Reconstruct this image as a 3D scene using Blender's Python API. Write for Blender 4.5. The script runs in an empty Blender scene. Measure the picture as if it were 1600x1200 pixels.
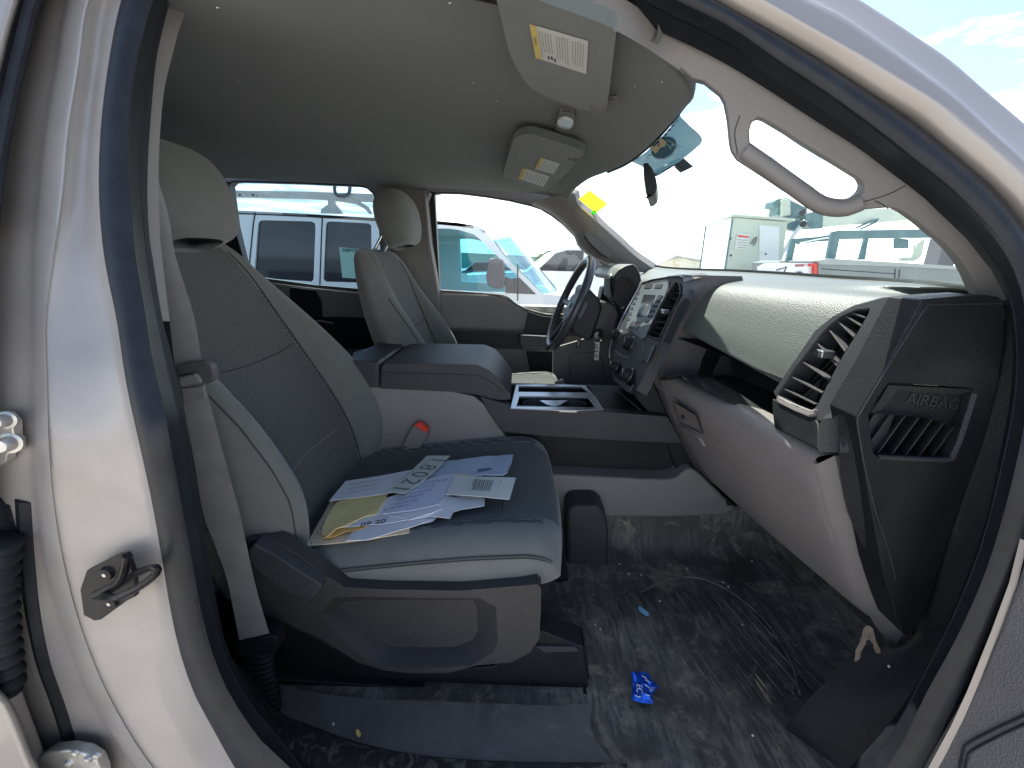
import bpy, bmesh, math, random
from mathutils import Vector, Matrix
from mathutils.geometry import tessellate_polygon
R = math.radians
random.seed(7)
SC = bpy.context.scene
COL = SC.collection

# ------------------------------------------------------------------ camera
FPX = 680.0                       # focal length in pixels of the 1600 px wide photograph
CAMP = Vector((0, -1.30, 1.42))   # truck axes: X to the front, Y to the driver's side, Z up
_ey = Vector((10, 190, FPX)).normalized()
_g = Vector((math.sin(R(1.5)), math.cos(R(1.5)), 0))
_ez = (_g - _ey * _g.dot(_ey)).normalized()
_ex = Vector((_ey.y*_ez.z-_ey.z*_ez.y, _ey.z*_ez.x-_ey.x*_ez.z, _ey.x*_ez.y-_ey.y*_ez.x))
if _ex.x < 0: _ex = -_ex
cam_right = Vector((_ex.x, _ey.x, _ez.x)); cam_up = Vector((_ex.y, _ey.y, _ez.y)); cam_fwd = Vector((_ex.z, _ey.z, _ez.z))
cd = bpy.data.cameras.new('camera'); cam = bpy.data.objects.new('camera', cd); COL.objects.link(cam)
cd.sensor_width = 36.0; cd.lens = 36.0 * FPX / 1600.0; cd.clip_start = 0.02; cd.clip_end = 3000
m3 = Matrix((cam_right, cam_up, -cam_fwd)).transposed()
cam.matrix_world = Matrix.Translation(CAMP) @ m3.to_4x4()
SC.camera = cam
SC.render.resolution_x = 1024; SC.render.resolution_y = 768

# ------------------------------------------------------------------ world, sun, exposure
SUN = Vector((-0.178, 0.45, 0.88)).normalized()
w = bpy.data.worlds.new('World'); SC.world = w; w.use_nodes = True
nt = w.node_tree; nt.nodes.clear()
def N(t, ty, **k):
    n = t.nodes.new(ty)
    for a, b in k.items():
        if a.startswith('i_'): n.inputs[a[2:].replace('_', ' ')].default_value = b
        else: setattr(n, a, b)
    return n
sky = N(nt, 'ShaderNodeTexSky', sky_type='NISHITA', sun_disc=False)
sky.sun_elevation = math.asin(SUN.z); sky.sun_rotation = math.atan2(SUN.x, SUN.y)
sky.dust_density = 1.5; sky.air_density = 1.0; sky.ozone_density = 1.2
tc = N(nt, 'ShaderNodeTexCoord'); sep = N(nt, 'ShaderNodeSeparateXYZ')
nt.links.new(tc.outputs['Generated'], sep.inputs[0])
# cloud layer: project the direction on a plane overhead
dv = N(nt, 'ShaderNodeMath', operation='MAXIMUM'); dv.inputs[1].default_value = 0.03
nt.links.new(sep.outputs['Z'], dv.inputs[0])
dx = N(nt, 'ShaderNodeMath', operation='DIVIDE'); dy = N(nt, 'ShaderNodeMath', operation='DIVIDE')
nt.links.new(sep.outputs['X'], dx.inputs[0]); nt.links.new(dv.outputs[0], dx.inputs[1])
nt.links.new(sep.outputs['Y'], dy.inputs[0]); nt.links.new(dv.outputs[0], dy.inputs[1])
cmb = N(nt, 'ShaderNodeCombineXYZ'); nt.links.new(dx.outputs[0], cmb.inputs[0]); nt.links.new(dy.outputs[0], cmb.inputs[1])
nz = N(nt, 'ShaderNodeTexNoise'); nz.inputs['Scale'].default_value = 0.9; nz.inputs['Detail'].default_value = 8; nz.inputs['Roughness'].default_value = 0.62
nt.links.new(cmb.outputs[0], nz.inputs['Vector'])
# more cloud and white glare low down
rz = N(nt, 'ShaderNodeMapRange'); rz.inputs[1].default_value = 0.0; rz.inputs[2].default_value = 0.40; rz.inputs[3].default_value = 0.26; rz.inputs[4].default_value = -0.12
nt.links.new(sep.outputs['Z'], rz.inputs[0])
az = N(nt, 'ShaderNodeMath', operation='MULTIPLY_ADD'); nt.links.new(sep.outputs['X'], az.inputs[0]); az.inputs[1].default_value = 0.10; nt.links.new(rz.outputs[0], az.inputs[2])
ad = N(nt, 'ShaderNodeMath', operation='ADD'); nt.links.new(nz.outputs['Fac'], ad.inputs[0]); nt.links.new(az.outputs[0], ad.inputs[1])
cr = N(nt, 'ShaderNodeMapRange'); cr.inputs[1].default_value = 0.52; cr.inputs[2].default_value = 0.70
cr.interpolation_type = 'SMOOTHSTEP'; nt.links.new(ad.outputs[0], cr.inputs[0])
mx = N(nt, 'ShaderNodeMix', data_type='RGBA'); nt.links.new(cr.outputs[0], mx.inputs[0])
nt.links.new(sky.outputs[0], mx.inputs[6]); mx.inputs[7].default_value = (11.5, 11.8, 12.2, 1)
bg = N(nt, 'ShaderNodeBackground'); bg.inputs[1].default_value = 0.115
nt.links.new(mx.outputs[2], bg.inputs[0])
wo = N(nt, 'ShaderNodeOutputWorld'); nt.links.new(bg.outputs[0], wo.inputs[0])
sd = bpy.data.lights.new('sun', 'SUN'); sd.energy = 4.2; sd.angle = R(0.53); sd.color = (1.0, 0.95, 0.86)
so = bpy.data.objects.new('sun', sd); COL.objects.link(so)
so.rotation_euler = SUN.to_track_quat('Z', 'Y').to_euler()
SC.view_settings.view_transform = 'Standard'; SC.view_settings.look = 'None'; SC.view_settings.gamma = 1
SC.view_settings.exposure = 1.52
SC.cycles.max_bounces = 12; SC.cycles.diffuse_bounces = 6; SC.cycles.transparent_max_bounces = 24
SC.cycles.use_denoising = True
SC.cycles.sample_clamp_indirect = 6

# ------------------------------------------------------------------ pixel -> world helpers (1600x1200 photo pixels, real depths)
def ray(u, v): return cam_right * (u - 800) + cam_up * (600 - v) + cam_fwd * FPX
def A(u, v, X=None, Y=None, Z=None):
    d = ray(u, v); i, c = (0, X) if X is not None else (1, Y) if Y is not None else (2, Z)
    return CAMP + d * ((c - CAMP[i]) / d[i])
def on(u, v, p0, n, off=0.0):
    d = ray(u, v); n = n.normalized(); return CAMP + d * ((p0 + n*off - CAMP).dot(n) / d.dot(n))
def AY(pts, Y): return [A(u, v, Y=Y) for u, v in pts]
def ys(z): return -0.90 + 0.42 * max(0.0, z - 1.25)
def S(u, v, off=0.0):
    Y = -0.88
    for _ in range(14):
        p = A(u, v, Y=Y); Y = 0.5 * Y + 0.5 * (ys(p.z) + off)
    return A(u, v, Y=Y)
def cr_pt(P, t, closed=False):
    n = len(P)
    if closed: i = int(t) % n; f = t - int(t); a, b, c, d = P[(i-1) % n], P[i], P[(i+1) % n], P[(i+2) % n]
    else:
        i = min(int(t), n-2); f = t - i; b, c = P[i], P[i+1]
        a = P[i-1] if i > 0 else b + (b - c); d = P[i+2] if i + 2 < n else c + (c - b)
    return 0.5 * ((2*b) + (c-a)*f + (2*a-5*b+4*c-d)*f*f + (3*b-a-3*c+d)*f*f*f)
def resample(P, n, closed=False):
    P = [Vector(p) for p in P]; m = len(P) if closed else len(P) - 1
    D = [cr_pt(P, k / 8.0, closed) for k in range(m * 8 + 1)] if not closed else [cr_pt(P, k / 8.0, True) for k in range(m * 8)] + [cr_pt(P, 0, True)]
    L = [0.0]
    for a, b in zip(D, D[1:]): L.append(L[-1] + (b - a).length)
    out = []; j = 0; cnt = n
    for k in range(cnt):
        t = L[-1] * k / (n if closed else n - 1)
        while j < len(L) - 2 and L[j+1] < t: j += 1
        s = (t - L[j]) / max(1e-9, L[j+1] - L[j]); out.append(D[j].lerp(D[j+1], min(1, s)))
    return out
def pix(P, n, closed=False): return [(p.x, p.y) for p in resample([(u, v, 0) for u, v in P], n, closed)]

# ------------------------------------------------------------------ materials
MATS = {}
def translucent(name, col, f=0.5):
    m = bpy.data.materials.new(name); m.use_nodes = True; t = m.node_tree; t.nodes.clear()
    a = N(t, 'ShaderNodeBsdfDiffuse'); b = N(t, 'ShaderNodeBsdfTranslucent'); a.inputs[0].default_value = b.inputs[0].default_value = (*col, 1)
    x = N(t, 'ShaderNodeMixShader'); x.inputs[0].default_value = f; t.links.new(a.outputs[0], x.inputs[1]); t.links.new(b.outputs[0], x.inputs[2])
    o = N(t, 'ShaderNodeOutputMaterial'); t.links.new(x.outputs[0], o.inputs[0]); return m
def mat(name, col, rough=0.6, metal=0.0, bump=None, var=None, spec=0.5, coat=0.0, sheen=0.0, col2=None, thr=None, vcoord='Object', trans=0):
    """bump=(scale,strength[,kind]); var=(scale,amount) brightness noise; col2+thr=(scale,lo,hi) second colour patches"""
    m = bpy.data.materials.new(name); m.use_nodes = True; t = m.node_tree; b = t.nodes['Principled BSDF']
    b.inputs['Base Color'].default_value = (*col, 1); b.inputs['Roughness'].default_value = rough; b.inputs['Metallic'].default_value = metal
    b.inputs['Specular IOR Level'].default_value = spec; b.inputs['Coat Weight'].default_value = coat; b.inputs['Coat Roughness'].default_value = 0.06
    b.inputs['Sheen Weight'].default_value = sheen
    if trans: b.inputs['Transmission Weight'].default_value = trans
    co = N(t, 'ShaderNodeTexCoord').outputs[vcoord]
    last = None
    if var:
        n = N(t, 'ShaderNodeTexNoise'); n.inputs['Scale'].default_value = var[0]; n.inputs['Detail'].default_value = 5; t.links.new(co, n.inputs['Vector'])
        mr = N(t, 'ShaderNodeMapRange'); mr.inputs[1].default_value = 0.3; mr.inputs[2].default_value = 0.7
        mr.inputs[3].default_value = 1 - var[1]; mr.inputs[4].default_value = 1 + var[1]; t.links.new(n.outputs['Fac'], mr.inputs[0])
        mm = N(t, 'ShaderNodeVectorMath', operation='SCALE'); mm.inputs[0].default_value = col; t.links.new(mr.outputs[0], mm.inputs['Scale'])
        last = mm.outputs[0]
    if col2:
        for (c2, sc, lo, hi, dist) in col2:
            n = N(t, 'ShaderNodeTexNoise'); n.inputs['Scale'].default_value = sc; n.inputs['Detail'].default_value = 9; n.inputs['Roughness'].default_value = 0.68
            n.inputs['Distortion'].default_value = dist; t.links.new(co, n.inputs['Vector'])
            mr = N(t, 'ShaderNodeMapRange'); mr.inputs[1].default_value = lo; mr.inputs[2].default_value = hi; t.links.new(n.outputs['Fac'], mr.inputs[0])
            mi = N(t, 'ShaderNodeMix', data_type='RGBA'); t.links.new(mr.outputs[0], mi.inputs[0])
            if last is not None: t.links.new(last, mi.inputs[6])
            else: mi.inputs[6].default_value = (*col, 1)
            mi.inputs[7].default_value = (*c2, 1); last = mi.outputs[2]
    if last is not None: t.links.new(last, b.inputs['Base Color'])
    if bump:
        kind = bump[2] if len(bump) > 2 else 'noise'
        if kind == 'noise':
            n = N(t, 'ShaderNodeTexNoise'); n.inputs['Detail'].default_value = 3
        elif kind == 'voronoi': n = N(t, 'ShaderNodeTexVoronoi')
        elif kind == 'wave': n = N(t, 'ShaderNodeTexWave'); n.bands_direction = bump[3] if len(bump) > 3 else 'X'
        elif kind == 'check': n = N(t, 'ShaderNodeTexChecker')
        n.inputs['Scale'].default_value = bump[0]; t.links.new(co, n.inputs['Vector'])
        bp = N(t, 'ShaderNodeBump'); bp.inputs['Strength'].default_value = bump[1]; bp.inputs['Distance'].default_value = bump[4] if len(bump) > 4 else 0.002
        t.links.new(n.outputs[0] if kind != 'noise' else n.outputs['Fac'], bp.inputs['Height']); t.links.new(bp.outputs[0], b.inputs['Normal'])
    MATS[name] = m; return m
def glass(name, tint=(0.93, 0.97, 0.95), gloss=0.12, ior=1.45):
    m = bpy.data.materials.new(name); m.use_nodes = True; t = m.node_tree; t.nodes.clear()
    tr = N(t, 'ShaderNodeBsdfTransparent'); tr.inputs[0].default_value = (*tint, 1)
    gl = N(t, 'ShaderNodeBsdfGlossy'); gl.inputs['Roughness'].default_value = 0.02
    lw = N(t, 'ShaderNodeLayerWeight'); lw.inputs[0].default_value = 0.5
    pw = N(t, 'ShaderNodeMath', operation='POWER'); pw.inputs[1].default_value = 5.0; t.links.new(lw.outputs['Facing'], pw.inputs[0])
    fr = N(t, 'ShaderNodeMath', operation='MULTIPLY_ADD'); fr.inputs[1].default_value = gloss*3; fr.inputs[2].default_value = 0.035; t.links.new(pw.outputs[0], fr.inputs[0])
    mi = N(t, 'ShaderNodeMixShader'); t.links.new(fr.outputs[0], mi.inputs[0]); t.links.new(tr.outputs[0], mi.inputs[1]); t.links.new(gl.outputs[0], mi.inputs[2])
    o = N(t, 'ShaderNodeOutputMaterial'); t.links.new(mi.outputs[0], o.inputs[0]); MATS[name] = m; return m

paint = mat('silver_paint', (0.31, 0.283, 0.258), 0.42, 0.40, bump=(900, 0.04), var=(3, 0.06), coat=0.35)
paint_in = mat('silver_jamb_paint', (0.295, 0.275, 0.258), 0.46, 0.32, bump=(700, 0.05), var=(14, 0.10), coat=0.25)
rubber = mat('black_rubber', (0.013, 0.0145, 0.018), 0.42, bump=(500, 0.15), var=(40, 0.25), spec=0.28)
rubber_d = mat('soft_black_seal', (0.009, 0.011, 0.014), 0.6, bump=(800, 0.2), var=(60, 0.3), spec=0.25)
liner = mat('headliner_cloth', (0.074, 0.087, 0.083), 0.95, bump=(1400, 0.5, 'noise'), var=(9, 0.06), sheen=0.25)
visorm = mat('visor_cloth', (0.086, 0.100, 0.094), 0.95, bump=(1400, 0.45, 'noise'), var=(12, 0.05), sheen=0.25)
trim = mat('pillar_plastic', (0.175, 0.166, 0.157), 0.62, bump=(700, 0.25), var=(15, 0.05))
lplast = mat('light_grey_plastic', (0.215, 0.198, 0.190), 0.50, bump=(620, 0.35, 'voronoi'), var=(11, 0.06))
dplast = mat('dark_grey_plastic', (0.040, 0.041, 0.045), 0.48, spec=0.35, bump=(520, 0.35, 'voronoi'), var=(12, 0.10))
mplast = mat('mid_grey_plastic', (0.082, 0.077, 0.079), 0.50, bump=(520, 0.35, 'voronoi'), var=(12, 0.08))
bplast = mat('black_plastic', (0.013, 0.0145, 0.016), 0.50, spec=0.25, bump=(600, 0.3, 'voronoi'), var=(18, 0.2))
void = mat('dark_recess', (0.006, 0.006, 0.007), 0.7)
pad = mat('dash_pad_vinyl', (0.088, 0.100, 0.093), 0.47, bump=(520, 0.32, 'voronoi'), var=(10, 0.05), spec=0.6)
shield = mat('seat_shield_plastic', (0.040, 0.038, 0.039), 0.52, spec=0.35, bump=(520, 0.4, 'voronoi'), var=(9, 0.12), col2=[((0.16, 0.15, 0.14), 60, 0.66, 0.80, 0.5)])
fabl = mat('light_grey_fabric', (0.132, 0.137, 0.126), 0.92, bump=(900, 0.5, 'noise'), var=(30, 0.06), sheen=0.3)
webm = mat('belt_webbing', (0.235, 0.225, 0.215), 0.85, bump=(260, 0.6, 'wave', 'Z', 0.001), var=(40, 0.10))
chrome = mat('chrome', (0.75, 0.76, 0.78), 0.12, 1.0)
satin = mat('satin_silver', (0.30, 0.31, 0.33), 0.28, 0.85)
steel = mat('zinc_steel', (0.46, 0.45, 0.42), 0.42, 0.75, bump=(150, 0.3), var=(30, 0.2))
blackm = mat('black_gloss_metal', (0.010, 0.010, 0.011), 0.30, 0.0, spec=0.15, coat=0.05, bump=(60, 0.25))
whitep = mat('white_paper', (0.82, 0.81, 0.83), 0.8, var=(25, 0.03), bump=(60, 0.25))
paperb = mat('bluish_paper', (0.68, 0.70, 0.80), 0.8, var=(25, 0.04), bump=(60, 0.2))
yellowp = mat('yellow_envelope', (0.86, 0.68, 0.30), 0.8, var=(14, 0.08), bump=(45, 0.5))
orangep = mat('orange_envelope', (0.80, 0.50, 0.16), 0.8, var=(14, 0.08), bump=(45, 0.5))
creamp = mat('cream_card', (0.84, 0.72, 0.50), 0.8, var=(20, 0.03))
greenp = mat('pale_green_card', (0.66, 0.70, 0.62), 0.8, var=(20, 0.03))
ink = mat('black_ink', (0.02, 0.02, 0.025), 0.7)
inkg = mat('grey_ink', (0.22, 0.22, 0.21), 0.8)
inkb = mat('blue_ink', (0.10, 0.14, 0.36), 0.8)
labelw = mat('label_white', (0.66, 0.67, 0.62), 0.7)
labely = mat('label_yellow', (0.72, 0.55, 0.16), 0.7)
redp = mat('red_button', (0.75, 0.05, 0.03), 0.35)
stitch = mat('seam_thread', (0.045, 0.045, 0.042), 0.9)
stitchl = mat('light_thread', (0.24, 0.24, 0.22), 0.9)
tan = mat('tan_tape', (0.62, 0.52, 0.30), 0.8)
ceramic = translucent('blue_ceramic_band', (0.06, 0.12, 0.155))
ceraml = translucent('pale_logo_print', (0.55, 0.78, 0.82))
foil = mat('blue_foil', (0.01, 0.13, 0.72), 0.22, 0.45, bump=(70, 0.9, 'noise'), coat=0.4)
foilw = mat('white_print_and_glint', (0.85, 0.86, 0.9), 0.35)
screen = mat('dim_screen', (0.03, 0.032, 0.035), 0.12)
lensm = mat('lamp_lens', (0.62, 0.68, 0.66), 0.18, 0.1, bump=(300, 0.3, 'wave', 'X'), coat=0.3)
mirrorg = mat('mirror_glass', (0.8, 0.82, 0.82), 0.03, 1.0)
sticky = translucent('yellow_sticker', (0.88, 0.70, 0.04), 0.6)
greens = translucent('green_dot_sticker', (0.05, 0.60, 0.05))
vanw = mat('white_van_paint', (0.74, 0.76, 0.77), 0.28, 0.0, coat=0.5, var=(2, 0.03))
vang = mat('van_grey_trim', (0.10, 0.10, 0.11), 0.6)
darkw = mat('dark_window', (0.010, 0.014, 0.024), 0.05, 0.0, spec=0.5)
rackw = mat('worn_rack_paint', (0.62, 0.60, 0.54), 0.55, 0.1, var=(10, 0.1), col2=[((0.42, 0.34, 0.18), 14, 0.56, 0.72, 0.4)])
boxw = mat('white_box_paint', (0.72, 0.75, 0.73), 0.5, var=(3, 0.05), col2=[((0.55, 0.58, 0.48), 5, 0.58, 0.75, 0.3)])
boxg = mat('greenish_box_paint', (0.52, 0.58, 0.48), 0.55, var=(3, 0.06))
tealm = mat('weathered_teal_steel', (0.10, 0.19, 0.20), 0.5, 0.2, var=(6, 0.2))
redl = mat('red_lamp', (0.62, 0.03, 0.02), 0.25)
bplast2 = None
tyre = mat('tyre_rubber', (0.02, 0.02, 0.02), 0.8)
concrete = mat('lot_concrete', (0.50, 0.465, 0.42), 0.9, var=(0.6, 0.15), bump=(30, 0.3), col2=[((0.30, 0.28, 0.25), 0.25, 0.5, 0.7, 0.3)])
leafm = mat('leaves', (0.08, 0.13, 0.035), 0.7, var=(4, 0.4), sheen=0.1)
bark = mat('bark', (0.10, 0.08, 0.06), 0.9, bump=(30, 0.6))
wallc = mat('cream_metal_wall', (0.62, 0.62, 0.50), 0.6, bump=(5, 0.4, 'wave', 'X'), var=(0.5, 0.04))
roofc = mat('pale_roof', (0.50, 0.52, 0.48), 0.5)
gl_front = glass('windscreen_glass', (0.90, 0.96, 0.95))
gl_side = glass('side_glass', (0.88, 0.95, 0.94))
gl_rear = glass('privacy_glass', (0.32, 0.43, 0.50))
gl_dark = glass('dark_privacy_glass', (0.12, 0.15, 0.17))  # deeper tint for unseen panes, set to hold light off the headliner
gl_van = glass('van_door_glass', (0.34, 0.62, 0.70), 0.3, 1.5)

# insert fabric: dark cloth with a fine pale dot weave
def weave(name, col, dot, scale, lo):
    m = mat(name, col, 0.95, bump=(1100, 0.5, 'noise'), sheen=0.15); t = m.node_tree; b = t.nodes['Principled BSDF']
    co = N(t, 'ShaderNodeTexCoord').outputs['Object']
    v = N(t, 'ShaderNodeTexVoronoi'); v.inputs['Scale'].default_value = scale; v.inputs['Randomness'].default_value = 0.15; t.links.new(co, v.inputs['Vector'])
    mr = N(t, 'ShaderNodeMapRange'); mr.inputs[1].default_value = lo; mr.inputs[2].default_value = lo*0.5; t.links.new(v.outputs['Distance'], mr.inputs[0])
    nn = N(t, 'ShaderNodeTexNoise'); nn.inputs['Scale'].default_value = 420; nn.inputs['Detail'].default_value = 4; t.links.new(co, nn.inputs['Vector'])
    m2 = N(t, 'ShaderNodeMath', operation='MULTIPLY'); t.links.new(mr.outputs[0], m2.inputs[0]); t.links.new(nn.outputs['Fac'], m2.inputs[1])
    mi = N(t, 'ShaderNodeMix', data_type='RGBA'); t.links.new(m2.outputs[0], mi.inputs[0]); mi.inputs[6].default_value = (*col, 1); mi.inputs[7].default_value = (*dot, 1)
    hn = N(t, 'ShaderNodeTexNoise'); hn.inputs['Scale'].default_value = 330; hn.inputs['Detail'].default_value = 3; t.links.new(co, hn.inputs['Vector'])
    hr_ = N(t, 'ShaderNodeMapRange'); hr_.inputs[1].default_value = .35; hr_.inputs[2].default_value = .65; hr_.inputs[3].default_value = .70; hr_.inputs[4].default_value = 1.32; t.links.new(hn.outputs['Fac'], hr_.inputs[0])
    sc2 = N(t, 'ShaderNodeVectorMath', operation='SCALE'); t.links.new(mi.outputs[2], sc2.inputs[0]); t.links.new(hr_.outputs[0], sc2.inputs['Scale'])
    t.links.new(sc2.outputs[0], b.inputs['Base Color']); return m
fabd = weave('dark_insert_fabric', (0.070, 0.072, 0.068), (0.12, 0.12, 0.115), 380, 0.45)
fabm = weave('dotted_mesh_fabric', (0.030, 0.033, 0.034), (0.34, 0.34, 0.32), 190, 0.60)

# dirty floor vinyl: near black with grey scuffing streaks along X and tan dust
def floor_mat():
    m = mat('dusty_floor_vinyl', (0.022, 0.024, 0.026), 0.5); t = m.node_tree; b = t.nodes['Principled BSDF']
    co = N(t, 'ShaderNodeTexCoord').outputs['Object']
    def noise(sc, det, ro, di, vs=(1, 1, 1), rot=0):
        mp = N(t, 'ShaderNodeMapping'); mp.inputs['Scale'].default_value = vs; mp.inputs['Rotation'].default_value = (0, 0, rot); t.links.new(co, mp.inputs[0])
        n = N(t, 'ShaderNodeTexNoise'); n.inputs['Scale'].default_value = sc; n.inputs['Detail'].default_value = det
        n.inputs['Roughness'].default_value = ro; n.inputs['Distortion'].default_value = di; t.links.new(mp.outputs[0], n.inputs['Vector']); return n.outputs['Fac']
    def mr(x, a, b_, c=0, d=1):
        q = N(t, 'ShaderNodeMapRange'); q.inputs[1].default_value = a; q.inputs[2].default_value = b_; q.inputs[3].default_value = c; q.inputs[4].default_value = d
        t.links.new(x, q.inputs[0]); return q.outputs[0]
    def mul(a, b_):
        q = N(t, 'ShaderNodeMath', operation='MULTIPLY'); t.links.new(a, q.inputs[0]); t.links.new(b_, q.inputs[1]); return q.outputs[0]
    def mixc(f, a, c):
        q = N(t, 'ShaderNodeMix', data_type='RGBA'); t.links.new(f, q.inputs[0])
        if isinstance(a, tuple): q.inputs[6].default_value = (*a, 1)
        else: t.links.new(a, q.inputs[6])
        q.inputs[7].default_value = (*c, 1); return q.outputs[2]
    big = noise(4.2, 4, 0.6, 0.6)
    streak = noise(6, 9, 0.72, 1.0, (9, 1.3, 1), 0.25)
    fine = noise(46, 9, 0.75, 0.4)
    speck = noise(170, 4, 0.6, 0.0)
    c1 = mixc(mul(mr(streak, 0.44, 0.66), mr(big, 0.40, 0.60)), (0.068, 0.060, 0.051), (0.31, 0.272, 0.225))
    c2 = mixc(mul(mr(fine, 0.40, 0.75, 0, 0.50), mr(big, 0.36, 0.58)), c1, (0.21, 0.19, 0.16))
    tanf = mul(mr(noise(9, 8, 0.7, 1.6), 0.51, 0.62), mr(fine, 0.35, 0.60))
    c3 = mixc(tanf, c2, (0.30, 0.255, 0.185))
    c4 = mixc(mr(speck, 0.76, 0.80), c3, (0.36, 0.33, 0.27))
    t.links.new(c4, b.inputs['Base Color'])
    bp = N(t, 'ShaderNodeBump'); bp.inputs['Strength'].default_value = 0.6; bp.inputs['Distance'].default_value = 0.004
    wv = N(t, 'ShaderNodeTexWave'); wv.bands_direction = 'Y'; wv.inputs['Scale'].default_value = 0.3
    t.links.new(streak, bp.inputs['Height']); t.links.new(bp.outputs[0], b.inputs['Normal'])
    t.links.new(mr(big, 0.4, 0.7, 0.58, 0.85), b.inputs['Roughness']); return m
floorm = floor_mat()
dustv = mat('dusty_grey_vinyl', (0.076, 0.066, 0.059), 0.6, bump=(120, 0.5), var=(5, 0.3), col2=[((0.12, 0.11, 0.10), 9, 0.45, 0.7, 1.0), ((0.22, 0.19, 0.14), 26, 0.60, 0.74, 0.6)])
scuff = mat('scuffed_sill_vinyl', (0.028, 0.027, 0.026), 0.6, bump=(160, 0.5), col2=[((0.20, 0.18, 0.145), 26, 0.50, 0.66, 1.4)])

# ------------------------------------------------------------------ mesh builder
class MB:
    def __init__(s): s.v = []; s.f = []; s.mi = []; s.mats = []
    def m(s, ma):
        if ma not in s.mats: s.mats.append(ma)
        return s.mats.index(ma)
    def add(s, vs, fs, ma):
        o = len(s.v); s.v += [Vector(p) for p in vs]; k = s.m(ma)
        for f in fs: s.f.append([i + o for i in f]); s.mi.append(k)
        return s
    def grid(s, G, ma, cu=False, cv=False, fm=None):
        """G[row][col] points; fm(i,j)->material overrides"""
        nr, nc = len(G), len(G[0]); o = len(s.v)
        for r in G: s.v += [Vector(p) for p in r]
        for i in range(nr if cv else nr - 1):
            for j in range(nc if cu else nc - 1):
                a, b = i*nc + j, i*nc + (j+1) % nc; c, d = ((i+1) % nr)*nc + (j+1) % nc, ((i+1) % nr)*nc + j
                s.f.append([o+a, o+b, o+c, o+d]); s.mi.append(s.m(fm(i, j) if fm else ma))
        return s
    def patch(s, G, ma, nu=4, nv=4, cu=False, fm=None):
        """Catmull-Rom surface through a control grid"""
        G = [[Vector(p) for p in r] for r in G]; nc = len(G[0]); rows = []
        for r in G:
            k = nc if cu else nc - 1
            rr = [cr_pt(r, j / nu, cu) for j in range(k*nu)]
            if not cu: rr.append(r[-1])
            rows.append(rr)
        out = []; nr = len(rows)
        for i in range((nr-1)*nv + 1):
            t = i / nv; out.append([cr_pt([rows[q][j] for q in range(nr)], t) if t < nr-1 else rows[-1][j] for j in range(len(rows[0]))])
        return s.grid(out, ma, cu=cu, fm=(lambda i, j: fm(i / nv, j / nu)) if fm else None)
    def prism(s, P, vec, ma, holes=(), side=None):
        P = [Vector(p) for p in P]; vec = Vector(vec); loops = [P] + [[Vector(q) for q in h] for h in holes]
        flat = [p for l in loops for p in l]; n = len(flat)
        tris = tessellate_polygon(loops); o = len(s.v); s.v += flat + [p + vec for p in flat]; k = s.m(ma); ks = s.m(side or ma)
        for t in tris:
            s.f.append([o+t[0], o+t[1], o+t[2]]); s.mi.append(k); s.f.append([o+n+t[2], o+n+t[1], o+n+t[0]]); s.mi.append(k)
        b = 0
        for l in loops:
            L = len(l)
            for i in range(L): s.f.append([o+b+i, o+b+(i+1) % L, o+n+b+(i+1) % L, o+n+b+i]); s.mi.append(ks)
            b += L
        return s
    def face(s, P, ma, holes=()):
        loops = [[Vector(p) for p in P]] + [[Vector(q) for q in h] for h in holes]; flat = [p for l in loops for p in l]; o = len(s.v); s.v += flat; k = s.m(ma)
        for t in tessellate_polygon(loops): s.f.append([o+i for i in t]); s.mi.append(k)
        return s
    def box(s, a, b, ma, rot=None, ctr=None):
        a, b = Vector(a), Vector(b); vs = [Vector((x, y, z)) for x in (a.x, b.x) for y in (a.y, b.y) for z in (a.z, b.z)]
        if rot is not None:
            c = Vector(ctr) if ctr is not None else (a+b)/2; vs = [c + rot @ (q - c) for q in vs]
        return s.add(vs, [(0,1,3,2),(4,6,7,5),(0,4,5,1),(2,3,7,6),(0,2,6,4),(1,5,7,3)], ma)
    def tube(s, P, r, ma, n=8, closed=False, k=0, caps=True, flat=1.0, upv=None):
        P = [Vector(p) for p in P]
        if k: P = resample(P, k, closed)
        rows = []; m = len(P); prev = None
        for i, p in enumerate(P):
            if closed: t = P[(i+1) % m] - P[i-1]
            else: t = P[min(i+1, m-1)] - P[max(i-1, 0)]
            t.normalize()
            if upv is not None: u = Vector(upv) - t*t.dot(Vector(upv))
            elif prev is None: u = t.orthogonal()
            else: u = prev - t*t.dot(prev)
            u.normalize(); prev = u; w_ = t.cross(u); rr = r(i/(m-1)) if callable(r) else r
            rows.append([p + u*math.cos(2*math.pi*q/n)*rr + w_*math.sin(2*math.pi*q/n)*rr*flat for q in range(n)])
        s.grid(rows, ma, cu=True, cv=closed)
        if caps and not closed:
            o = len(s.v) - m*n; s.f.append([o+q for q in range(n)][::-1]); s.mi.append(s.m(ma)); s.f.append([o+(m-1)*n+q for q in range(n)]); s.mi.append(s.m(ma))
        return s
    def lathe(s, c, axis, prof, ma, n=20):
        c = Vector(c); axis = Vector(axis).normalized(); u = axis.orthogonal().normalized(); w_ = axis.cross(u)
        rows = [[c + axis*h + (u*math.cos(2*math.pi*q/n) + w_*math.sin(2*math.pi*q/n))*r for q in range(n)] for r, h in prof]
        return s.grid(rows, ma, cu=True)
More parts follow.
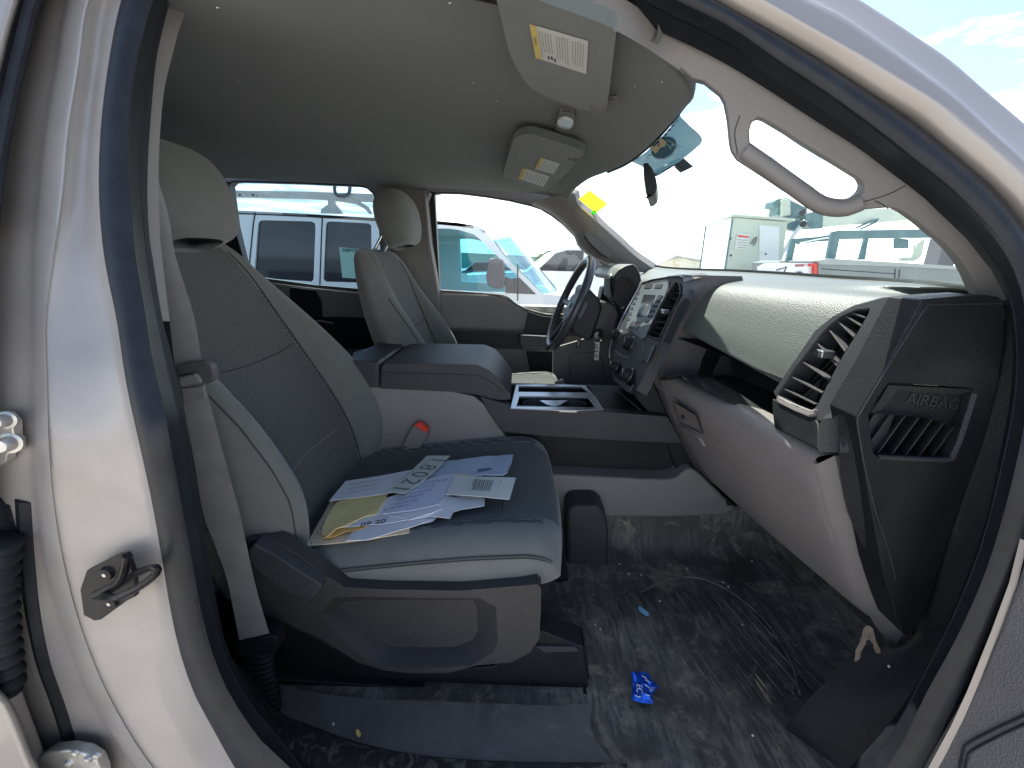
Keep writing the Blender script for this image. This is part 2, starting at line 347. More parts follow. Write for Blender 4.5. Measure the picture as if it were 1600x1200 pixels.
    def text(s, txt, o, r, u, size, ma, thick=0.0003, mirror=False):
        cu = bpy.data.curves.new('t', 'FONT'); cu.body = txt; cu.size = 1; cu.align_x = 'CENTER'; cu.align_y = 'CENTER'; cu.extrude = 0
        ob = bpy.data.objects.new('t', cu); COL.objects.link(ob); bpy.context.view_layer.update()
        me = bpy.data.meshes.new_from_object(ob.evaluated_get(bpy.context.evaluated_depsgraph_get()))
        r = Vector(r).normalized(); u = Vector(u); u = (u - r*u.dot(r)).normalized(); o = Vector(o)
        sg = -1 if mirror else 1
        s.add([o + r*(v.co.x*size*sg) + u*(v.co.y*size) for v in me.vertices], [list(p.vertices) for p in me.polygons], ma)
        bpy.data.objects.remove(ob); bpy.data.meshes.remove(me); bpy.data.curves.remove(cu); return s
    def build(s, name, parent=None, smooth=35, bevel=0, seg=2, sub=0, weld=True, **tags):
        me = bpy.data.meshes.new(name); me.from_pydata([tuple(p) for p in s.v], [], s.f); me.update()
        for ma in s.mats: me.materials.append(ma)
        me.polygons.foreach_set('material_index', s.mi)
        bm = bmesh.new(); bm.from_mesh(me)
        if weld: bmesh.ops.remove_doubles(bm, verts=bm.verts, dist=1e-5)
        bmesh.ops.recalc_face_normals(bm, faces=bm.faces); bm.to_mesh(me); bm.free()
        if smooth:
            me.shade_smooth(); me.set_sharp_from_angle(angle=R(smooth))
        o = bpy.data.objects.new(name, me); COL.objects.link(o)
        if parent is not None:
            o.parent = parent; q = parent; off = Vector((0, 0, 0))
            while q is not None: off += q.location; q = q.parent
            o.location = -off
        if bevel:
            b = o.modifiers.new('bevel', 'BEVEL'); b.width = bevel; b.segments = seg; b.limit_method = 'ANGLE'; b.angle_limit = R(38); b.harden_normals = True
        if sub:
            q = o.modifiers.new('sub', 'SUBSURF'); q.levels = sub; q.render_levels = sub
        for k_, v_ in tags.items(): o[k_] = v_
        return o
def empty(name, loc=(0, 0, 0), parent=None, **tags):
    o = bpy.data.objects.new(name, None); COL.objects.link(o); o.location = loc
    if parent is not None: o.parent = parent
    for k_, v_ in tags.items(): o[k_] = v_
    return o
def scribble(g, P0, P1, amp, ma, seed, r=.0003, n=46):
    """illegible pen line from P0 to P1, loops of height amp (a vector)"""
    q = random.Random(seed); pts = []; d = P1 - P0
    for i in range(n):
        t = i/(n-1); pts.append(P0 + d*(t + .010*math.sin(i*1.9)) + amp*(math.sin(i*1.7 + q.uniform(-.6, .6))*q.uniform(.3, 1)))
    st = 0
    while st < n - 4:
        ln = q.randint(4, 9); g.tube(pts[st:st+ln], r, ma, n=4); st += ln + 1
    return g
X_, Y_, Z_ = Vector((1, 0, 0)), Vector((0, 1, 0)), Vector((0, 0, 1))

# ================================================================== SETTING
g = MB(); g.grid([[(-600, -600, 0), (900, -600, 0)], [(-600, 900, 0), (900, 900, 0)]], concrete)
g.build('ground', kind='structure')

# ================================================================== THE TRUCK
T = empty('pickup_truck', label='silver pickup truck seen through its open front passenger doorway, grey cloth cab', category='pickup truck')

# ------------------------------------------------------------------ door aperture: painted jamb, seals, trims
def loop(P, n, off): return [S(u, v, off) for u, v in pix(P, n, True)]
NP = 132
c_paint = [(500,1330),(420,1265),(370,1200),(333,1133),(307,1087),(283,1017),(267,943),(243,800),(222,700),(200,600),(185,500),(165,400),(157,300),(160,200),(172,100),(192,0),(235,-110),(320,-210),(500,-270),(700,-230),(900,-120),(1115,0),(1250,76),(1380,160),(1420,187),(1467,225),(1517,267),(1555,300),(1590,345),(1625,410),(1650,500),(1655,600),(1638,720),(1600,852),(1582,909),(1552,987),(1512,1079),(1482,1132),(1442,1200),(1370,1300),(1200,1370),(900,1390),(680,1380)]
c_bead = [(520,1275),(440,1200),(400,1163),(353,1093),(327,1033),(307,960),(293,883),(277,800),(260,710),(247,640),(230,567),(217,483),(203,400),(198,333),(192,273),(192,207),(197,143),(207,83),(230,0),(270,-95),(350,-180),(500,-235),(700,-190),(880,-95),(1062,0),(1140,38),(1292,160)][:-1] + [(1230,100),(1300,146),(1380,205),(1430,245),(1492,295),(1542,345),(1580,392),(1606,450),(1620,530),(1620,620),(1600,730),(1572,835),(1545,915),(1504,1005),(1451,1101),(1412,1180),(1340,1265),(1200,1330),(900,1345),(690,1330)]
c_in = [(560,1245),(485,1200),(455,1175),(417,1111),(385,1072),(353,1007),(340,950),(325,867),(315,800),(307,757),(297,700),(290,650),(283,617),(270,560),(254,500),(238,400),(233,367),(230,300),(232,233),(237,167),(243,100),(253,50),(267,0),(300,-80),(370,-150),(500,-195),(680,-155),(820,-65),(930,0),(1005,37),(1065,65),(1140,103),(1230,160),(1287,197),(1342,232),(1392,270),(1445,310),(1480,345),(1510,372),(1535,405),(1555,430),(1570,457),(1582,520),(1580,610),(1560,720),(1535,830),(1490,950),(1442,1050),(1390,1130),(1320,1205),(1230,1260),(900,1290),(680,1275)]
NS = 150
Lp = loop(c_paint, NS, 0.0); Lb = loop(c_bead, NS, -0.004); Li = loop(c_in, NS, 0.055)
# align starts: all begin near the lower left so arc-length pairing is close enough
def nearest(L, M):
    out = []; k = 0; n = len(M)
    for p in L:
        best = min(range(-6, 10), key=lambda d: (M[(k+d) % n] - p).length); k = (k + max(best, 0)) % n; out.append(M[k])
    return out
def pairbeads(P, Q):
    """for every point of P the closest point of the closed polyline Q"""
    out = []
    for p in P:
        best = None
        for a, b in zip(Q, Q[1:] + Q[:1]):
            d = b - a; t = max(0, min(1, (p - a).dot(d) / max(1e-12, d.dot(d)))); q = a + d*t; l = (q - p).length
            if best is None or l < best[0]: best = (l, q)
        out.append(best[1])
    return out
Qp = pairbeads(Lb, Lp); Qi = pairbeads(Lb, Li)
nY = Vector((0, -1, 0))
g = MB()
rows = []
for a, b, c in zip(Qp, Lb, Qi):
    rows.append([a + nY*-0.003, a + nY*0.002, a.lerp(b, .45) + nY*0.006, a.lerp(b, .80) + nY*0.002, b + nY*-0.007, b.lerp(c, .10) + nY*0.002, b.lerp(c, .22) + nY*0.004, b.lerp(c, .34) + nY*0.001, b.lerp(c, .42) + nY*-0.010])
g.grid(rows, rubber, cv=True)
g.build('door_seal', T, smooth=60)
g = MB(); rows = []
for b, c in zip(Lb, Qi):
    rows.append([b.lerp(c, .40) + nY*-0.010, b.lerp(c, .48) + nY*0.001, b.lerp(c, .62) + nY*0.000, b.lerp(c, .85) - nY*0.002, c])
g.grid(rows, rubber_d, cv=True); g.build('aperture_trim', T, smooth=60)

# painted jamb of the B pillar: columns across, rows down
def row(v, cols): return [S(u, v, o) for u, o in cols]
B = [  # v : seal gap, paint start, left crease, right crease, hollow, edge at rubber
 (-260, 150, 190, 225, 262, 300, 330), (-110, 75, 110, 155, 190, 215, 243), (0, 58, 75, 105, 138, 165, 197), (100, 36, 55, 88, 122, 148, 177), (200, 14, 35, 70, 106, 135, 165), (300, 0, 25, 60, 97, 128, 162),
 (400, -8, 18, 52, 84, 125, 170), (500, -10, 15, 51, 74, 130, 190), (600, -10, 15, 51, 76, 140, 205), (700, -10, 14, 52, 79, 150, 227), (800, -10, 12, 57, 88, 165, 248),
 (900, -10, 20, 73, 106, 180, 262), (1000, -10, 30, 104, 135, 205, 285), (1100, 0, 55, 143, 178, 245, 317), (1200, 40, 110, 208, 241, 310, 377), (1300, 110, 190, 300, 330, 390, 450), (1400, 230, 300, 400, 430, 480, 530)]
G = []
for v, a, b, c, d, e, f in B:
    G.append(row(v, [(a, 0.034), (b, 0.024), (c-4, 0.022), (c+6, 0.012), (d-4, -0.004), (d+5, -0.001), (e, 0.012), (f-18, 0.010), (f-5, -0.002), (f+6, 0.004)]))
g = MB().patch(G, paint_in, 4, 5)
g.build('door_jamb', T, smooth=70)

# rest of the outer body on this side: rear door edge (far left), cab side below and behind
G = []
for v, a in [(-260, 120), (0, 33), (100, 6), (200, -18), (350, -40), (600, -60), (900, -60), (1040, -30), (1100, 20), (1200, 62), (1300, 110)]:
    G.append(row(v, [(a-160, -0.035), (a-40, -0.03), (a-12, -0.028), (a, -0.01), (a+4, 0.07)]))
g = MB().patch(G, paint, 3, 4)
rdo = g.build('rear_door_edge', T, smooth=70)
# black seal strip beside the rear door, top left
P = [S(u, v, -0.012) for u, v in [(110,-160),(62,-30),(46,20),(34,70),(20,130),(6,200),(-6,270),(-14,350)]]
g = MB(); g.tube(P, 0.0065, rubber, n=10, k=40); g.tube([p + Vector((-0.014, 0, 0)) for p in P], 0.006, rubber_d, n=8, k=40); g.build('rear_door_seal', T)
P = [S(u, v, 0.0) for u, v in [(0,800),(8,900),(18,980),(36,1060),(62,1130),(86,1200),(120,1280)]]
g = MB(); g.tube([p + Vector((0.0, 0.03, 0)) for p in P], 0.012, rubber_d, n=8, k=30); g.build('lower_door_seal', T)

# roof rail and A pillar outer skin
top = [(800,-262,-330,-420,-520),(950,-155,-215,-300,-390),(1060,-60,-118,-190,-262),(1180,-5,-60,-125,-190)]
edge = [(1115,0),(1250,76),(1300,106),(1380,157),(1430,188),(1470,222),(1520,264),(1560,300),(1600,345),(1640,410),(1665,500),(1670,600)]
hi0 = [(1180,-8),(1290,56),(1340,82),(1420,129),(1480,168),(1520,200),(1566,238),(1606,275),(1646,322),(1690,390),(1720,480),(1730,590)]
hi1 = [(1230,-18),(1310,22),(1364,58),(1434,108),(1500,158),(1545,200),(1600,249),(1640,292),(1690,345),(1740,415),(1775,500),(1790,590)]
skyE = [(1300,-28),(1341,-2),(1385,26),(1421,50),(1484,93),(1545,146),(1600,192),(1650,240),(1710,300),(1780,370),(1830,460),(1860,580)]
pre = lambda P, d: [(P[0][0]-500, P[0][1]-250-d), (P[0][0]-260, P[0][1]-150-d*.6), (P[0][0]-110, P[0][1]-66)] + P
cols = []
L0 = [S(u, v, 0.002) for u, v in pix([(320,-212),(500,-272),(700,-232),(900,-122),(1000,-62)]+edge, 80)]
L1 = [S(u, v, -0.010) for u, v in pix([(295,-240),(492,-312),(706,-272),(912,-162),(1028,-96)]+hi0, 80)]
L2 = [S(u, v, -0.010) for u, v in pix([(275,-272),(484,-352),(712,-312),(930,-202),(1065,-128)]+hi1, 80)]
L3 = [S(u, v, 0.030) for u, v in pix([(245,-335),(472,-425),(725,-382),(960,-262),(1130,-160)]+skyE, 80)]
G = [[a + Vector((0, .03, 0)), a, a.lerp(b, .18) + Vector((0, -.010, .004)), a.lerp(b, .75) + Vector((0, -.012, 0)), b, c, c.lerp(d, .25) + Vector((0, .010, 0)), c.lerp(d, .75) + Vector((0, .002, 0)), d, d + Vector((.03, .05, .015)), d + Vector((.05, .11, .012))] for a, b, c, d in zip(L0, L1, L2, L3)]
MB().patch(G, paint, 3, 1).build('roof_rail', T, smooth=75)

# striker
def cross(u, v, o=-0.006): return S(u, v, o)
st = [(133,915),(143,886),(190,862),(205,860),(217,893),(219,926),(205,933),(165,962),(155,964),(138,955)]
P = [cross(u, v) for u, v in st]
g = MB().prism(P, (0, -0.006, 0), blackm)
pl = g.build('door_striker', T, bevel=0.0012)
g = MB()
for u, v in [(168,895),(175,940)]:
    g = MB(); c = cross(u, v, -0.012); g.lathe(c, (0, -1, 0), [(0, 0.004), (0.004, 0.004), (0.0065, 0.0035), (0.0075, 0.001), (0.0085, -0.001)], blackm, 16)
    g.lathe(c, (0, -1, 0), [(0, .0046), (.0022, .0046), (.0022, .004)], steel, 6); g.build('bolt', pl)

g = MB()
g.tube([cross(u, v, o) for u, v, o in [(157,932,-.010),(165,932,-.024),(180,934,-.034),(200,926,-.036),(225,912,-.038),(243,897,-.038),(246,889,-.036),(236,887,-.030),(220,893,-.020),(208,898,-.010)]], 0.0038, blackm, n=10, k=40)
g.build('latch_loop', pl)
MB().tube([cross(u, v, -.012) for u, v in [(148,930),(165,922),(182,912),(193,895),(199,868)]], 0.0045, blackm, n=10, k=24).build('rib', pl)

# rear door hinge bracket, wiring boot and lower hinge at the left edge
hp = [(-12,648),(8,641),(24,642),(36,655),(38,680),(42,683),(42,700),(28,704),(26,715),(12,724),(-12,724)]
g = MB().prism([S(u, v, 0.02) for u, v in hp], (0, -0.010, 0), steel); hb = g.build('door_hinge', T, bevel=0.002)
g = MB()
for u, v, r in [(8,657,.0065),(14,693,.0078)]:
    g = MB(); c = S(u, v, 0.008); g.lathe(c, (0.3, -1, 0.1), [(0, .012), (r*.75, .012), (r, .009), (r, 0), (r*1.4, -.001), (r*1.4, -.004)], steel, 18); g.build('bolt', hb)
g = MB(); c = S(16, 802, 0.03)
g.tube([S(u, v, 0.035) for u, v in [(-60,800),(-20,800),(20,802),(40,803)]], lambda t: 0.026 if t < .85 else 0.022, rubber, n=24, k=14)
bt = g.build('wiring_boot', T, smooth=50)
g = MB(); P = resample([S(u, v, 0.0) for u, v in [(0,845),(-2,900),(0,960),(6,1010),(14,1060),(14,1080)]], 72)
g.tube(P, lambda t: 0.016 + 0.0030*math.sin(t*72*2*math.pi/6.0) - 0.004*t, rubber_d, n=18); g.build('corrugated_sleeve', bt, smooth=80)
hp = [(66,1200),(70,1172),(92,1158),(120,1155),(150,1160),(166,1170),(175,1190),(180,1230),(80,1240)]
g = MB().prism([S(u, v, 0.012) for u, v in hp], (0, -0.014, 0), steel)
g2 = g.build('door_hinge', T, bevel=0.003)
g = MB()
for u, v in [(118,1176),(138,1186),(108,1192),(152,1180)]:
    g = MB(); c = S(u, v, -0.002); g.lathe(c, (0, -1, 0), [(0, .004), (.004, .003), (.0055, 0)], steel, 12); g.build('bolt', g2)

# outer shell far parts (cab rear, roof skin, hood, bed) so that the truck is a whole
g = MB(); RX = -1.75
ry = [-.74, -.62, -.35, 0, .35, .62, .74]
g.patch([[(x, y, z0 + 0.075 - 0.055*(y/.74)**2) for y in ry] for x, z0 in [(RX, 1.70), (-1.0, 1.745), (-.3, 1.745), (.15, 1.715)]], paint, 3, 4)
g.build('roof_skin', T)
g = MB()
g.patch([[(x, y, z - .03*(y/.9)**2) for y in (-.92, -.6, 0, .6, .92)] for x, z in [(1.10, 1.31), (1.5, 1.32), (2.0, 1.29), (2.35, 1.20), (2.42, .95)]], paint, 3, 4)
g.build('hood', T)
for s in (-1, 1):
    g = MB(); P = [(.64, s*.93, 1.28), (1.1, s*.94, 1.30), (2.3, s*.92, 1.18), (2.42, s*.9, .6), (2.05, s*.94, .5), (1.95, s*.94, .78), (1.7, s*.94, .9), (1.4, s*.94, .78), (1.28, s*.94, .5), (.62, s*.93, .5)]
    g.prism(P, (0, -s*.05, 0), paint); g.prism([(.66, s*.90, 1.22), (.66, s*.90, 1.30), (1.12, s*.90, 1.31), (1.12, s*.90, 1.22)], (0, -s*.16, 0), paint); g.build('fender', T, bevel=.01)
    for x in (1.68, -2.6):
        g = MB(); g.lathe((x, s*.80, .40), (0, s, 0), [(0, -.10), (.38, -.10), (.40, -.07), (.40, .09), (.38, .12), (.25, .12), (.22, .08), (.05, .09), (0, .09)], tyre, 32); g.build('wheel', T)
g = MB(); g.box((-3.5, -.94, .62), (RX-.05, .94, 1.25), paint); g.build('cargo_bed', T, bevel=.03)
g = MB(); g.box((RX-.02, -.84, .5), (RX, .84, 1.16), paint); g.box((RX-.02, -.78, 1.16), (RX, -.60, 1.70), paint); g.box((RX-.02, .60, 1.16), (RX, .78, 1.70), paint); g.box((RX-.02, -.6, 1.60), (RX, .6, 1.74), paint); g.build('cab_back_wall', T)
g = MB(); g.box((RX-.012, -.6, 1.16), (RX-.008, .6, 1.60), gl_dark); g.build('back_window', T)
g = MB(); g.box((RX, -.88, .50), (1.2, .88, .56), void); g.box((1.14, -.88, .56), (1.2, .88, 1.24), void); g.build('underbody', T)
g = MB(); g.prism([(-.60, -.93, .52), (-.60, -.93, 1.25), (RX, -.93, 1.25), (RX, -.93, .52)], (0, .04, 0), paint); g.prism([(-.60, -.90, 1.25), (-.66, -.76, 1.70), (RX, -.76, 1.70), (RX, -.90, 1.25)], (0, .03, 0), paint, holes=[[(-.72, -.885, 1.30), (-.76, -.775, 1.65), (-1.5, -.775, 1.65), (-1.62, -.885, 1.30)]]); g.build('rear_door_skin', T, bevel=.004)
# near rear door, closed, behind the pillar (seen only from the cab side)
g = MB(); g.prism([(-.66, -.80, .56), (-.66, -.80, 1.26), (-.70, -.66, 1.70), (RX, -.66, 1.70), (RX, -.80, 1.2), (RX, -.80, .56)], (0, -.05, 0), dplast, holes=[[(-.80, -.745, 1.30), (-.80, -.665, 1.64), (-1.45, -.665, 1.64), (-1.6, -.745, 1.30)]])
g.build('rear_door', T)
g = MB(); g.box((-1.62, -.80, 1.30), (-.80, -.796, 1.66), gl_dark); g.build('rear_door_glass', T)
# rear bench
g = MB()
G = [[(x, y, z) for y in (-.66, -.6, -.2, .2, .6, .66)] for x, z in [(-1.55, .80), (-1.5, .98), (-1.3, .99), (-1.12, .99), (-1.06, .93), (-1.06, .82)]]
g.patch(G, fabd, 3, 4); G = [[(x, y, z) for y in (-.64, -.58, -.2, .2, .58, .64)] for x, z in [(-1.46, .98), (-1.44, 1.05), (-1.54, 1.3), (-1.58, 1.42), (-1.66, 1.45), (-1.70, 1.40)]]
g.patch(G, fabd, 3, 4); g.build('rear_bench', T)

# opened front door, edge of its inner panel at the lower right
d0 = A(1560, 1080, Y=-.93); dn = Vector((-.92, -.38, 0.02))
def D(u, v, o=0.0): return on(u, v, d0, dn, o)
P = [D(u, v) for u, v in [(1606,852),(1590,905),(1560,985),(1522,1075),(1490,1135),(1452,1200),(1400,1290)]]
hz = Vector((.38, -.92, 0)).normalized()
P += [Vector((P[-1].x, P[-1].y, .55)), Vector((P[-1].x, P[-1].y, .55)) + hz*.95, Vector((P[0].x, P[0].y, 1.25)) + hz*.98, Vector((P[0].x, P[0].y, 1.25)) + hz*.02]
g = MB().prism(P, (.05, .02, 0), mplast); fd = g.build('front_door', T, bevel=.004)
hz0 = P[-1]; tp_ = P[-2]
MB().tube([hz0 + Vector((0, 0, .01)), hz0 + hz*.18 + Vector((-.0, .02, .30)), hz0 + hz*.36 + Vector((0, .04, .42)), tp_ + Vector((0, .05, .42)), tp_], .018, rubber, n=8).build('window_frame', fd)
MB().face([hz0 + Vector((.02, 0, .0)), hz0 + hz*.18 + Vector((.02, .02, .30)), hz0 + hz*.36 + Vector((.02, .04, .42)), tp_ + Vector((.02, .05, .42)), tp_ + Vector((.02, 0, 0))], gl_side).build('door_glass', fd)
MB().box((-.06, -.30, -.03), (.0, .30, .03), dplast, rot=Matrix.Rotation(math.atan2(-hz.x, -hz.y)*-1, 3, 'Z'), ctr=(0, 0, 0)).build('armrest', fd, bevel=.012).location += hz0.lerp(tp_, .55) + Vector((-.03, 0, -.18))
P = [D(u, v, -.002) for u, v in [(1600,838),(1582,909),(1552,987),(1512,1079),(1482,1132),(1442,1200),(1390,1290)]]
Q = [D(u, v, -.002) for u, v in [(1606,846),(1590,912),(1562,990),(1528,1080),(1505,1140),(1475,1200),(1450,1290)]]
g = MB(); g.grid([[a + Vector((0,0,0)) for a in P], [a.lerp(b, .5) + Vector((-.006, 0, 0)) for a, b in zip(P, Q)], Q], paint); g.build('door_edge', fd)
g = MB(); g.tube([D(u, v, .002) for u, v in [(1497,1215),(1503,1180),(1515,1160),(1600,1118),(1700,1075)]], .0012, rubber_d, k=30); g.tube([D(u, v, .002) for u, v in [(1505,1215),(1510,1190),(1520,1172),(1600,1132),(1700,1090)]], .0012, rubber_d, k=30); g.build('panel_seam', fd)

# light grey strip of B pillar trim inside the seal
s0 = [(303,0),(283,37),(270,83),(258,133),(252,183),(248,250),(248,300),(250,367),(253,400),(259,450),(265,502)]
s0 = [(560,-120),(450,-100),(360,-50)] + s0
s1 = [(560,-190),(380,-150),(300,-80),(266,0),(253,50),(243,100),(236,167),(231,233),(229,300),(232,367),(237,400),(246,450),(254,502)]
a_ = [S(u, v, .075) for u, v in pix(s0, 40)]; b_ = [S(u-6, v, .056) for u, v in pix(s1, 40)]
g = MB().grid([[b, b.lerp(a, .5), a, a + Vector((-.06, .05, 0))] for a, b in zip(a_, b_)], trim); g.build('pillar_trim', T)
# black lower B pillar trim
s0 = [(240,495),(265,502),(273,567),(283,617),(290,650),(297,700),(307,757),(315,800),(325,867),(340,950),(353,1007),(374,1060),(405,1092),(440,1125)]
a_ = [S(u, v, .078) for u, v in pix(s0[1:], 40)]; b_ = [p + Vector((-.08, -.02, 0)) for p in a_]
g = MB().grid([[b, a, a + Vector((-.09, .07, 0))] for a, b in zip(a_, b_)], bplast); g.build('pillar_trim', T)

# ------------------------------------------------------------------ HEADLINER
def zr(x, y):
    z = 1.775 - .040*(abs(y)/.68)**2.2 - .022*(x + 1.25)
    if x > .02: z -= .9*(x - .02)**2
    if x < -1.2: z -= .25*(x + 1.2)**2
    return z
def RF(u, v, o=0.0):
    z = 1.74
    for _ in range(15): p = A(u, v, Z=z + o); z = .5*z + .5*zr(max(-1.7, min(.5, p.x)), max(-.7, min(.7, p.y)))
    return A(u, v, Z=z + o)
hd = [RF(u, v) for u, v in [(1062,100),(1078,118),(1084,128),(1080,148),(1064,170),(1053,184),(1038,202),(1027,214),(1012,228),(997,242),(980,253),(955,266),(922,278),(905,290),(893,302)]]
ysv = [-.72, -.62, -.5, -.35, -.18, 0, .18, .35, .5, .62, .70]
hdc = resample(hd, 60)
def frontx(y):
    q = min(hdc, key=lambda p: abs(p.y - y)); 
    if y < -.56: return q.x
    return q.x
G = []
xs = [0, .02, .06, .14, .25, .4, .6, .8, 1.0]
for y in [-.665, -.62, -.55, -.45, -.3, -.15, 0, .15, .3, .45, .55, .62, .69]:
    fx = frontx(max(-.54, min(.6, y))); r_ = []
    if y < -.56: fx -= (abs(y)-.56)*.9
    for t in xs:
        x = fx + (RX + .03 - fx)*t; z = zr(x, y)
        r_.append(Vector((x, y if y > -.65 else y - .05*min(1, max(0, (.02 - x)/.15)), z)))
    r_[0] += Vector((0, 0, .0))
    r_.insert(0, Vector((fx + .004, y, zr(fx, y) + .022)))
    G.append(r_)
g = MB().patch(G, liner, 4, 5)
hl = g.build('headliner', T, smooth=60)
# side rail of the lining (light strip near the roof edge) on this side
r0 = [(560,-180),(700,-80),(815,0),(895,22),(960,47),(1005,72),(1040,95),(1072,117)]
r1 = [(520,-215),(690,-160),(830,-70),(940,-2),(1010,32),(1065,58),(1090,70),(1110,82)]
a_ = [RF(u, v, -.012) for u, v in pix(r0, 24)]; b_ = [S(u, v, .06) for u, v in pix(r1, 24)]
g = MB().grid([[a + Vector((0, .01, .04)), a, a.lerp(b, .5) + Vector((0, 0, -.004)), b] for a, b in zip(a_, b_)], trim); g.build('roof_edge_trim', T)

# near A pillar trim with its grab handle opening
AP0 = A(1130, 160, Y=-.66); AP1 = A(1520, 445, Y=-.735); apn = (AP1 - AP0).cross(Vector((.42, .0, .9))).normalized()
apn = Vector((-.10, -.93, -.33)).normalized()
apn = (apn - (AP1-AP0).normalized()*apn.dot((AP1-AP0).normalized())).normalized()
def AP(u, v, o=0.0): return on(u, v, AP0, apn, o)
low = [(1000,66),(1035,88),(1060,104),(1081,122),(1100,127),(1125,147),(1132,160),(1137,190),(1140,222),(1143,236),(1152,250),(1195,278),(1242,309),(1258,318),(1275,327),(1305,332),(1345,328),(1387,325),(1400,326),(1417,335),(1435,348),(1455,365),(1475,380),(1492,397),(1506,415),(1517,435),(1526,456),(1534,470)]
upp = [(1600,470),(1585,425),(1555,375),(1500,325),(1440,275),(1392,240),(1342,205),(1287,168),(1230,132),(1140,96),(1068,60),(1006,33)]
hole = [(1172,222),(1171,205),(1175,190),(1184,184),(1194,187),(1225,205),(1255,225),(1300,252),(1345,280),(1351,290),(1347,302),(1330,312),(1310,315),(1292,312),(1260,292),(1230,272),(1187,242)]
g = MB().prism([AP(u, v) for u, v in low+upp], apn*-.032, trim, holes=[[AP(u, v) for u, v in hole]])
ap = g.build('pillar_cover', T, bevel=.004, seg=3)
g = MB()
for P in ([(1152,243),(1152,238),(1148,208),(1156,180)], [(1313,332),(1330,320),(1362,312),(1392,302),(1415,290)], [(1367,314),(1378,319),(1388,326)], [(1005,72),(1000,60),(1007,42)]):
    g = MB().tube([AP(u, v, .0006) for u, v in P], .0006, stitch, n=5, k=16); g.build('trim_seam', ap)
g = MB(); g.tube([AP(u, v, -.004) for u, v in pix([(1163,236),(1200,262),(1250,298),(1283,320),(1318,325),(1345,316)], 20)], .011, trim, n=14); g.build('grab_handle', ap)

# far A pillar trim with recess
FY = .72
e0 = [(832,318),(860,331),(880,347),(897,365),(902,375),(905,383),(916,394),(926,401),(940,408),(956,416),(966,424)]
e1 = [(892,300),(899,303),(901,312),(905,321),(922,336),(940,352),(966,375),(990,397),(1005,408),(1020,418),(1030,426)]
a_ = [A(u, v, Y=FY - .03*i/10) for i, (u, v) in enumerate(e0)]; b_ = [A(u, v, Y=FY - .09) for u, v in e1]
g = MB().patch([[a + Vector((0, .06, 0)), a, a.lerp(b, .12) + Vector((-.01, -.018, 0)), a.lerp(b, .55) + Vector((-.006, -.022, .0)), a.lerp(b, .92) + Vector((0, -.010, 0)), b, b + Vector((.02, .05, .02))] for a, b in zip(a_, b_)], trim, 3, 3)
fap = g.build('pillar_cover', T, smooth=70)
P = [A(u, v, Y=FY-.105) for u, v in pix([(913,366),(912,361),(918,362),(935,375),(951,390),(955,400),(950,403),(938,398),(922,385)], 30, True)]
g = MB(); g.prism(P, (0, .004, 0), mplast); g.tube([A(u, v, Y=FY-.108) for u, v in pix([(913,369),(924,383),(938,396),(949,403)], 14)], .004, bplast, n=8); g.build('grab_handle', fap, bevel=.002)  # recess is a flat plate; darker plastic gives its shade

# ------------------------------------------------------------------ WINDSCREEN
WS0 = Vector((.335, 0, 1.690)); wsd = Vector((.70, 0, -.325)).normalized()
def wpt(s, y, o=0.0):
    p = WS0 + wsd*s + Vector((-.14*(y/.7)**2, y, -.01*(y/.7)**2)); n = Vector((wsd.z, 0, -wsd.x)); n = n if n.z < 0 else -n
    return p + n*o
wsn = Vector((wsd.z, 0, -wsd.x)); wsn = wsn if wsn.z < 0 else -wsn
def W(u, v, o=0.0):
    y = 0.0
    for _ in range(20):
        p0 = wpt(0, y, o); p = on(u, v, p0, wsn); y = .5*y + .5*max(-.75, min(.75, p.y))
    return on(u, v, wpt(0, y, o), wsn)
g = MB().patch([[wpt(s, y*h_) for y in (-1, -.9, -.5, 0, .5, .9, 1)] for s, h_ in ((-.06, .62), (.15, .66), (.35, .70), (.55, .73), (.80, .76))], gl_front, 4, 2)
ws = g.build('windscreen', T)
# ceramic band strip along the header edge, dotted mirror patch
g = MB(); P = [(1083,122),(1086,135),(1082,152),(1067,173),(1041,205),(1015,231),(983,256),(950,271)]
Q = [(1074,114),(1074,132),(1068,144),(1052,164),(1026,195),(1000,220),(970,244),(938,260)]
g.grid([[W(u, v, .002) for u, v in pix(P, 30)], [W(u, v, .002) for u, v in pix(Q, 30)]], void)
g.build('ceramic_edge', ws)
dm = bpy.data.materials.new('dotted_band'); dm.use_nodes = True; t = dm.node_tree; t.nodes.clear()
co = N(t, 'ShaderNodeTexCoord').outputs['Object']; mp = N(t, 'ShaderNodeMapping'); mp.inputs['Scale'].default_value = (300, 300, 0); mp.inputs['Rotation'].default_value = (0, 0, 0); t.links.new(co, mp.inputs[0])
vo = N(t, 'ShaderNodeTexVoronoi'); vo.inputs['Scale'].default_value = 1.0; vo.inputs['Randomness'].default_value = 0; t.links.new(mp.outputs[0], vo.inputs['Vector'])
gt = N(t, 'ShaderNodeMath', operation='GREATER_THAN'); gt.inputs[1].default_value = .60; t.links.new(vo.outputs['Distance'], gt.inputs[0])
tr = N(t, 'ShaderNodeBsdfTransparent'); tr.inputs[0].default_value = (.8, .9, .9, 1); df = N(t, 'ShaderNodeBsdfDiffuse'); df.inputs[0].default_value = (.07, .12, .15, 1)
tl = N(t, 'ShaderNodeBsdfTranslucent'); tl.inputs[0].default_value = (.022, .045, .056, 1); as_ = N(t, 'ShaderNodeAddShader'); t.links.new(df.outputs[0], as_.inputs[0]); t.links.new(tl.outputs[0], as_.inputs[1])
